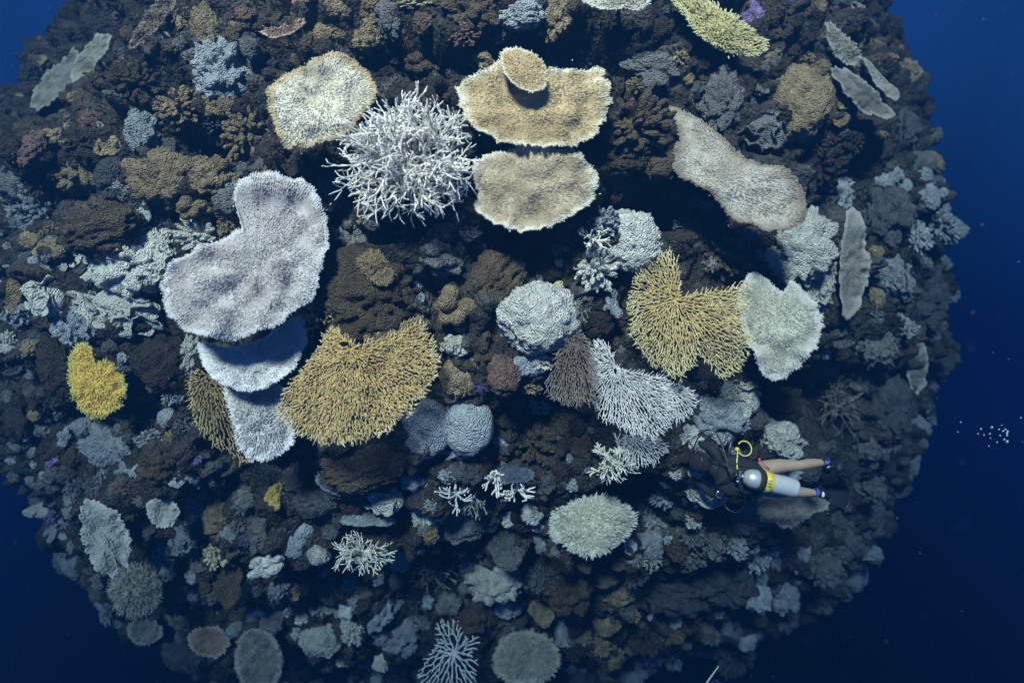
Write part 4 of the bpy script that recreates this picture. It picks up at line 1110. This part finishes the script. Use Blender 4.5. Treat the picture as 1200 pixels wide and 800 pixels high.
# ------------------------------------------------------------------ the diver
neo = flat('neoprene_black', (0.011, 0.012, 0.015), 0.8)
rub = flat('hose_rubber', (0.015, 0.016, 0.02), 0.35)
skinm = flat('skin', (0.36, 0.26, 0.19), 0.6)
tankm = flat('tank_grey_paint', (0.46, 0.47, 0.52), 0.45)
domem = flat('tank_bare_metal', (0.72, 0.72, 0.72), 0.32, 0.55)
yel = flat('band_yellow', (0.80, 0.60, 0.04), 0.5)
grn = flat('band_green', (0.05, 0.32, 0.18), 0.5)
yel2 = flat('hose_yellow', (0.70, 0.60, 0.16), 0.45)
chrome = flat('chrome', (0.75, 0.76, 0.78), 0.15, 0.9)
redm = flat('toggle_red', (0.75, 0.05, 0.10), 0.4)
bluem = flat('fin_strap_blue', (0.05, 0.09, 0.45), 0.45)
whm = flat('strap_white', (0.75, 0.76, 0.78), 0.45)
hairm = flat('hair_dark', (0.012, 0.010, 0.009), 0.95)
glassm = flat('mask_glass', (0.05, 0.07, 0.08), 0.08)

class Diver:
    def __init__(s, depth, label):
        s.dep = depth
        s.o = s.pt(880, 560)
        s.root = empty('diver', s.o, label, 'person')
    def pt(s, px, py, z=0.0):
        """point on the diver's own plane, z metres towards the diver's back"""
        d = CF + (px - 600) / F * CX - (py - 400) / F * CU
        return d * s.dep - CF * z
    def part(s, name, g, m, parent=None, sm=True):
        return add_obj(name, g.mesh(name, s.o, sm), m, parent or s.root)
    def skin(s, name, verts, edges, m, root=0, sub=2):
        me = bpy.data.meshes.new(name)
        me.from_pydata([tuple(np.array(v[0]) - s.o) for v in verts], edges, [])
        o = bpy.data.objects.new(name, me); col.objects.link(o)
        mod = o.modifiers.new('skin', 'SKIN'); mod.use_smooth_shade = True
        for i, v in enumerate(verts):
            r = v[1]; me.skin_vertices[0].data[i].radius = (r, r) if np.isscalar(r) else r
            me.skin_vertices[0].data[i].use_root = i == root
        o.modifiers.new('sub', 'SUBSURF').levels = sub
        o.modifiers['sub'].render_levels = sub
        dg = bpy.context.evaluated_depsgraph_get()
        m2 = bpy.data.meshes.new_from_object(o.evaluated_get(dg))
        bpy.data.objects.remove(o)
        m2.name = name
        for at in ('edge', 'tip'): m2.attributes.new(at, 'FLOAT', 'POINT')
        m2.materials.clear(); m2.materials.append(m)
        o = bpy.data.objects.new(name, m2); col.objects.link(o); o.parent = s.root
        return o

def lathe(g, p0, axis, prof, seg=24):
    """profile of (distance along axis, radius)"""
    axis = unit(axis); x = unit(np.cross(axis, [0.2, 0.9, 0.3])); y = np.cross(axis, x)
    an = np.arange(seg) / seg * 2 * math.pi
    v = np.concatenate([p0 + axis * d + r * (np.cos(an)[:, None] * x + np.sin(an)[:, None] * y) for d, r in prof])
    n = len(prof); i = np.arange(n - 1)[:, None] * seg; j = np.arange(seg)[None]; j2 = (j + 1) % seg
    q = np.stack([i + j, i + seg + j, i + seg + j2, i + j2], -1).reshape(-1, 4)
    caps = [[0, k, k + 1] for k in range(1, seg - 1)] + [[(n - 1) * seg, (n - 1) * seg + k + 1, (n - 1) * seg + k] for k in range(1, seg - 1)]
    g.add(v, caps, q)

def spline(pts, m=8):
    P = np.asarray(pts, float); P = np.concatenate([[2 * P[0] - P[1]], P, [2 * P[-1] - P[-2]]]); o = []
    for i in range(1, len(P) - 2):
        a, b, c, d = P[i - 1:i + 3]; t = np.linspace(0, 1, m, endpoint=False)[:, None]
        o.append(0.5 * ((2 * b) + (c - a) * t + (2 * a - 5 * b + 4 * c - d) * t ** 2 + (3 * b - a - 3 * c + d) * t ** 3))
    return np.concatenate(o + [P[-2:-1]])

def build_diver(depth, label):
    D = Diver(depth, label); p = D.pt
    V = [(p(890, 560, -0.02), (0.15, 0.12)), (p(872, 558, 0), (0.15, 0.12)), (p(853, 556, 0.01), (0.17, 0.12)), (p(842, 552, 0), (0.13, 0.10)), (p(833, 547, 0), 0.055), (p(824, 543, 0), 0.085), (p(816, 540, 0), 0.075),
         # legs
         (p(897, 549, -0.02), 0.10), (p(918, 546, -0.03), 0.08), (p(939, 545.5, -0.01), 0.055), (p(951, 543.5, -0.04), 0.062), (p(971, 543, -0.06), 0.032),
         (p(897, 573, -0.02), 0.10), (p(914, 576, -0.03), 0.08), (p(930, 576, -0.01), 0.055), (p(942, 577.5, -0.04), 0.061), (p(962, 579, -0.06), 0.033),
         # arms
         (p(848, 539, -0.02), 0.08), (p(837, 527, -0.10), 0.058), (p(824, 522, -0.24), 0.032),
         (p(848, 571, -0.02), 0.08), (p(838, 582, -0.10), 0.058), (p(828, 573, -0.24), 0.032)]
    E = [(0, 1), (1, 2), (2, 3), (3, 4), (4, 5), (5, 6), (0, 7), (7, 8), (8, 9), (9, 10), (10, 11), (0, 12), (12, 13), (13, 14), (14, 15), (15, 16),
         (3, 17), (17, 18), (18, 19), (3, 20), (20, 21), (21, 22)]
    # hands with five fingers each, held out in front
    for (wi, hx, hy, sg) in ((19, 817, 520, 1), (22, 820, 568, -1)):
        palm = len(V); V.append((p(hx, hy, -0.27), (0.034, 0.018))); E.append((wi, palm))
        for k in range(5):
            oy = (k - 2) * 2.1
            ln = (5.5, 7.6, 8.4, 7.6, 6.0)[k] if k else 4.5
            a = len(V)
            V.append((p(hx - 3.0 - (0 if k else -2), hy + oy * 0.9 * sg, -0.275), 0.010)); V.append((p(hx - 3 - ln * 0.55, hy + oy * sg, -0.295), 0.009)); V.append((p(hx - 3 - ln * 0.8, hy + oy * sg, -0.32), 0.008))
            E += [(palm, a), (a, a + 1), (a + 1, a + 2)]
    body = D.skin('body', V, E, skinm, 0, 2)
    me = body.data; me.materials.append(neo); me.materials.append(hairm)
    px = np.array([to_px(np.array(v.co) + D.o) for v in me.vertices])
    for f in me.polygons:
        c = px[list(f.vertices)].mean(0)
        if c[0] < 831 and 530 < c[1] < 556 and abs((np.array(f.center) + D.o - p(822, 542)) @ CF) < 0.13: f.material_index = 2
        elif c[0] < 890 - 0.35 * abs(c[1] - 560) * 0: f.material_index = 1
        else: f.material_index = 0
    # hair / hood cap over the head
    g = Geo(); v, f = ICO3
    vv = v * (1 + 0.10 * fbm(v * 2, 2, 4) + 0.07 * fbm(v * np.array([4, 14, 9]), 2, 5))[:, None]
    c = p(821, 541.5, 0.01); g.add(c + vv[:, :1] * CX * 0.125 + vv[:, 1:2] * CU * 0.105 - vv[:, 2:] * CF * 0.11, f)
    D.part('hair', g, hairm)
    # mask on the face, turned to the reef, with its strap, nose pocket
    g = Geo(); cm = p(815, 539.5, -0.105)
    for sx in (-1, 1):
        lathe(g, cm + CU * 0.036 * sx, CF, [(-0.015, 0.036), (0.02, 0.034), (0.024, 0.026)], 14)
    lathe(g, cm + CX * -0.0 + CX * 0.02, CF, [(-0.01, 0.018), (0.035, 0.012)], 10)
    msk = D.part('mask', g, rub)
    g = Geo(); an = np.linspace(0, 2 * math.pi, 24)
    ring = np.array([p(819, 541) + CU * 0.108 * math.cos(a) - CF * 0.112 * math.sin(a) for a in an]); tube(g, ring, 0.012, 5)
    D.part('strap', g, rub, msk)
    # buoyancy jacket
    g = Geo(); v, f = ICO4
    vv = np.sign(v) * np.abs(v) ** 0.72
    c = p(866, 557, 0.06); ax = unit(p(900, 563) - p(840, 552)); ay = unit(np.cross(-CF, ax))
    wv = 1 + 0.05 * fbm(v * 4, 3, 6)
    vv = vv * wv[:, None]
    wid = 0.205 + 0.05 * np.clip(-vv[:, 0], -1, 1)
    g.add(c + vv[:, :1] * ax * 0.27 + (vv[:, 1] * wid)[:, None] * ay - vv[:, 2:] * CF * 0.12, f)
    jk = D.part('buoyancy_jacket', g, neo)
    for sy in (-1, 1):
        g = Geo(); tube(g, spline([p(884, 560 + 11 * sy, 0.12), p(868, 557 + 15 * sy, 0.16), p(850, 553 + 13 * sy, 0.14), p(840, 551 + 11 * sy, 0.02)]), 0.024, 6)
        D.part('shoulder_strap', g, neo, jk)
    g = Geo(); v, f = ICO3
    g.add(p(884.5, 536, 0.12) + v * 0.016, f); tube(g, [p(884.5, 536, 0.12), p(890, 541, 0.13), p(897, 547, 0.10)], 0.006, 5)
    D.part('red_toggle', g, redm, jk)
    # tank: shoulder dome, painted cylinder, foot, band
    a0 = p(859, 551.5, 0.27); a1 = p(921.5, 566.5, 0.22); ax = unit(a1 - a0); L_ = np.linalg.norm(a1 - a0); R_ = 0.101
    tk = bpy.data.objects.new('tank', None)
    g = Geo(); lathe(g, a0, ax, [(0.165, R_), (0.40 * L_, R_), (0.93 * L_, R_), (0.975 * L_, R_ * 0.96), (L_, R_ * 0.82), (L_ + 0.004, R_ * 0.3)], 32)
    tk = D.part('tank', g, tankm)
    g = Geo(); lathe(g, a0, ax, [(0.012, 0.022), (0.02, 0.045), (0.035, 0.066), (0.058, 0.084), (0.088, 0.095), (0.125, 0.1005), (0.166, R_ + 0.0008)], 32)
    D.part('shoulder', g, domem, tk)
    g = Geo(); lathe(g, a0, ax, [(0.150, R_ + 0.004), (0.155, R_ + 0.012), (0.212, R_ + 0.012), (0.217, R_ + 0.002)], 32)
    D.part('cam_strap', g, neo, tk)
    g = Geo(); lathe(g, a0, ax, [(0.218, R_ + 0.001), (0.220, R_ + 0.005), (0.296, R_ + 0.005), (0.298, R_ + 0.001)], 32)
    D.part('yellow_band', g, yel, tk)
    # green lettering strokes round the band
    yb = unit(np.cross(ax, CF)); xb = unit(np.cross(yb, ax))
    if xb @ CF > 0: xb = -xb
    def on_band(s_, th): return a0 + ax * (0.222 + 0.052 * s_) + (R_ + 0.0075) * (math.cos(th) * xb + math.sin(th) * yb)
    glyphs = [[(0, 0), (0.9, 0), (0.0, 0.4), (0.9, 0.4)], [(0.9, 0.0), (0, 0.0), (0, 0.35)], [(0, 0), (0.9, 0), (0.0, 0.4), (0.9, 0.4)], [(0, 0), (0.9, 0.0)]]
    for k, gl in enumerate(glyphs):
        g = Geo()
        pts = []
        for (a, b), (c2_, d2) in zip(gl[:-1], gl[1:]):
            pts = [on_band(a + (c2_ - a) * u, -1.35 + k * 0.55 + (b + (d2 - b) * u) * 0.8) for u in np.linspace(0, 1, 6)]
            tube(g, pts, 0.0055, 4)
        D.part('lettering', g, grn, tk)
    # valve and first stage
    g = Geo(); lathe(g, a0 - ax * 0.06, ax, [(0, 0.014), (0.005, 0.02), (0.08, 0.02)], 14)
    lathe(g, a0 - ax * 0.035 - yb * 0.075, yb, [(0, 0.02), (0.03, 0.022), (0.031, 0.012), (0.13, 0.012)], 14)
    vl = D.part('valve', g, chrome)
    g = Geo(); lathe(g, a0 - ax * 0.10 - CF * 0.02, ax, [(0, 0.018), (0.004, 0.028), (0.04, 0.03), (0.045, 0.018)], 16)
    D.part('first_stage', g, rub, vl)
    q0 = a0 - ax * 0.08
    hoses = [
        [q0, p(845, 548, 0.28), p(840, 520, 0.18), p(836, 506, 0.08), p(829, 502.5, 0.05), p(821, 508, 0.0), p(816, 522, -0.05), p(814, 536, -0.1)],
        [q0, p(856, 558, 0.30), p(862, 572, 0.26), p(866, 586, 0.15), p(864, 595, 0.1), p(857, 598, 0.05), p(850, 593, 0.0), p(848, 583, 0.0), p(850, 576, 0.05)],
        [q0, p(846, 552, 0.28), p(839, 560, 0.2), p(836, 568, 0.08), p(839, 575, 0.05)],
        [q0, p(847, 546, 0.28), p(838, 536, 0.2), p(826, 536, 0.1), p(815, 544, -0.08)],
    ]
    for h in hoses:
        g = Geo(); tube(g, spline(h), 0.0085, 6); D.part('hose', g, rub)
    # second stage at the mouth
    g = Geo(); lathe(g, p(812, 541, -0.14), CF, [(-0.03, 0.025), (-0.02, 0.035), (0.02, 0.035), (0.03, 0.02)], 14); D.part('regulator', g, rub)
    # gauge console
    g = Geo(); lathe(g, p(840, 577, 0.06), -CF, [(-0.02, 0.03), (0, 0.04), (0.02, 0.04), (0.024, 0.034)], 18)
    cs = D.part('gauge', g, rub)
    g = Geo(); tube(g, np.array([p(840, 577, 0.085) + 0.036 * (math.cos(t) * CX + math.sin(t) * CU) for t in np.linspace(0, 5.2, 20)]), 0.006, 5); D.part('bezel', g, chrome, cs)
    # yellow spare regulator hose loop with its mouthpiece
    g = Geo(); pts = np.array([p(867.5 + 8.0 * math.cos(t), 523 + 8.2 * math.sin(t), 0.12 + 0.02 * math.sin(t)) for t in np.linspace(-2.5, 2.6, 30)])
    tube(g, pts, 0.0075, 6); D.part('yellow_hose', g, yel2)
    g = Geo(); v, f = ICO3
    g.add(p(858.5, 523.5, 0.13) + (v * np.array([0.024, 0.022, 0.02])), f); D.part('yellow_mouthpiece', g, yel)
    g = Geo(); tube(g, spline([p(859, 525, 0.13), p(858.5, 531, 0.14), p(857, 538, 0.16), p(856, 545, 0.2)]), 0.0075, 6); D.part('inflator_hose', g, yel2)
    g = Geo(); tube(g, spline([p(858, 512, 0.05), p(853, 519, 0.08), p(850, 530, 0.10), p(846, 540, 0.08)]), 0.02, 8); D.part('corrugated_hose', g, rub)
    # fins
    for (foot, tip, side, wb, wt, zt, zr) in ((p(971, 543, -0.06), p(986, 569, -0.22), CX, 0.06, 0.11, 0, 0), (p(962, 579, -0.06), p(1001, 588, -0.10), CU, 0.06, 0.115, 0, 0)):
        ax = unit(tip - foot); sd = unit(side - ax * (side @ ax)); nn = np.cross(ax, sd); L_ = np.linalg.norm(tip - foot)
        g = Geo(); lathe(g, foot - ax * 0.05, ax, [(0, 0.03), (0.02, 0.045), (0.10, 0.05), (0.16, 0.045), (0.20, 0.02)], 16)
        fn = D.part('fin', g, rub)
        g = Geo(); ns_ = 10; prof = []
        for i in range(ns_):
            t = i / (ns_ - 1); wdt = (wb + (wt - wb) * t ** 0.8) * (1 if t < 0.93 else 0.9)
            c = foot + ax * (0.10 + (L_ - 0.10) * t) + nn * 0.03 * math.sin(t * 2.5)
            for k in range(7):
                u = k / 3 - 1
                prof.append(c + sd * wdt * u + nn * (0.010 if k % 2 == 0 else 0.0) - ax * 0.03 * (u * u) * t)
        top = np.array(prof); bot = top - nn * 0.016
        i = np.arange(ns_ - 1)[:, None] * 7; j = np.arange(6)[None]
        q1 = np.stack([i + j, i + j + 1, i + 8 + j, i + 7 + j], -1).reshape(-1, 4); o_ = ns_ * 7
        rim = [k for k in range(6)] + [7 * r + 6 for r in range(ns_ - 1)] + [7 * (ns_ - 1) + 6 - k for k in range(6)] + [7 * (ns_ - 1 - r) for r in range(ns_ - 1)]
        q3 = np.array([[rim[k], rim[(k + 1) % len(rim)], o_ + rim[(k + 1) % len(rim)], o_ + rim[k]] for k in range(len(rim))])
        g.add(np.concatenate([top, bot]), None, np.concatenate([q1, q1[:, ::-1] + o_, q3])); D.part('blade', g, rub, fn)
        g = Geo(); lathe(g, foot - ax * 0.035, ax, [(-0.004, 0.040), (0, 0.0475), (0.022, 0.050), (0.026, 0.044)], 16); D.part('blue_strap', g, bluem, fn)
        g = Geo(); v, f = ICO3
        g.add(foot + ax * 0.035 - CF * 0.038 + (v @ np.array([CX * 0.022, CU * 0.03, CF * 0.014])), f); D.part('white_buckle', g, whm, fn)
    return D

dv = build_diver(6.55, 'diver with grey tank, yellow band, bare legs and black fins swimming by the reef')

def copy_tree(o, parent=None):
    c = o.copy(); col.objects.link(c)
    if parent is not None: c.parent = parent
    for ch in list(o.children): copy_tree(ch, c)
    return c
d2 = copy_tree(dv.root)
d2.location = Vector(ray(772, 832) * 9.3)
d2.rotation_euler = (0, 0, math.radians(10))
d2['label'] = 'second diver far down in the dark water with a thin pointer stick alongside'
g = Geo(); st0 = ray(824, 806) * 9.0; st1 = ray(842, 780) * 8.9
tube(g, [st0, st0 * 0.6 + st1 * 0.4 + CU * 0.004, st1], [0.012, 0.011, 0.006], 6)
tag(add_obj('pointer_stick', g.mesh('pointer_stick', st0), flat('stick_pale', (0.55, 0.58, 0.62), 0.4), None, st0), 'thin pale pointer stick rising beside the second diver', 'stick')

# ------------------------------------------------------------------ air bubbles and drifting specks
bub = flat('bubble_skin', (0.75, 0.80, 0.88), 0.1)
g = Geo(); g.add(ICO3[0], ICO3[1]); bme = g.mesh('bubble'); bme.materials.append(bub)
rb = random.Random(5)
bl = [(1149.5, 502.5, 1.0), (1162.3, 500.6, 1.3), (1146, 508, .8), (1153, 509.5, .8), (1160, 508, 1.0), (1160.5, 513, .7), (1159, 522.5, .9), (1168.5, 518, .9), (1172, 510, .9), (1170.7, 503, .8),
      (1175.5, 505, 1.2), (1178.2, 503, 1.1), (1181, 505, 1.2), (1180, 507.5, 1.1), (1180, 510, 1.0), (1176.8, 515, 1.1), (1180.2, 517.3, 1.3), (1122.5, 506, .8), (1126, 494.5, .7), (1196, 489.5, .8), (1174, 498, .7)]
for (x, y, r) in bl:
    P = ray(x, y) * (9.5 + rb.uniform(-0.5, 0.5))
    o = bpy.data.objects.new('air_bubble', bme); col.objects.link(o)
    o.location = P; k = r * 0.0095; o.scale = (k, k, k * rb.uniform(0.8, 1.7))
    tag(o, 'tiny silvery air bubble in the open blue water', 'bubble', 'air bubbles rising in the open water')
rb = random.Random(9)
g = Geo(); v0, f0 = ico(1)
for k in range(420):
    x, y = rb.uniform(-60, 1290), rb.uniform(-50, 850); dd = rb.uniform(1.6, 9.0)
    P = ray(x, y) * dd
    h = BV.ray_cast(ORI, Vector(ray(x, y)))
    if h[0] is not None and h[3] < dd + 0.3: continue
    r = rb.uniform(0.2, 0.5) * dd / F * (1.5 if rb.random() < 0.08 else 1)
    g.add(P + v0 * r * np.array([1, 1, rb.uniform(0.7, 1.8)]), f0)
sp_ = add_obj('drifting_specks', g.mesh('drifting_specks'), flat('speck', (0.12, 0.12, 0.14), 0.8))
sp_['kind'] = 'stuff'; tag(sp_, 'pale specks of plankton drifting in the open water', 'plankton')

# ------------------------------------------------------------------ the water itself: an even, blue, light-swallowing haze
bpy.context.view_layer.update()
lo = np.array([-16.0, -4.0, -22.0]); hi = np.array([16.0, 22.0, 4.6])
hb = Geo()
cv = np.array([[x, y, z] for z in (lo[2], hi[2]) for y in (lo[1], hi[1]) for x in (lo[0], hi[0])])
hb.add(cv, None, [[0, 2, 3, 1], [4, 5, 7, 6], [0, 1, 5, 4], [2, 6, 7, 3], [0, 4, 6, 2], [1, 3, 7, 5]])
hm = bpy.data.materials.new('water_haze'); hm.use_nodes = True
ht = hm.node_tree; ht.nodes.clear()
ho = ht.nodes.new('ShaderNodeOutputMaterial'); hv = ht.nodes.new('ShaderNodeVolumePrincipled')
hv.inputs['Color'].default_value = (0.0014, 0.0088, 0.0235, 1)
hv.inputs['Absorption Color'].default_value = (0.33, 0.43, 0.51, 1)
hv.inputs['Density'].default_value = 0.33
hv.inputs['Anisotropy'].default_value = 0.3
ht.links.new(hv.outputs[0], ho.inputs['Volume'])
hz = add_obj('haze', hb.mesh('haze', None, False), hm)
hz['kind'] = 'stuff'; tag(hz, 'blue haze of the sea water round the whole reef', 'water haze')
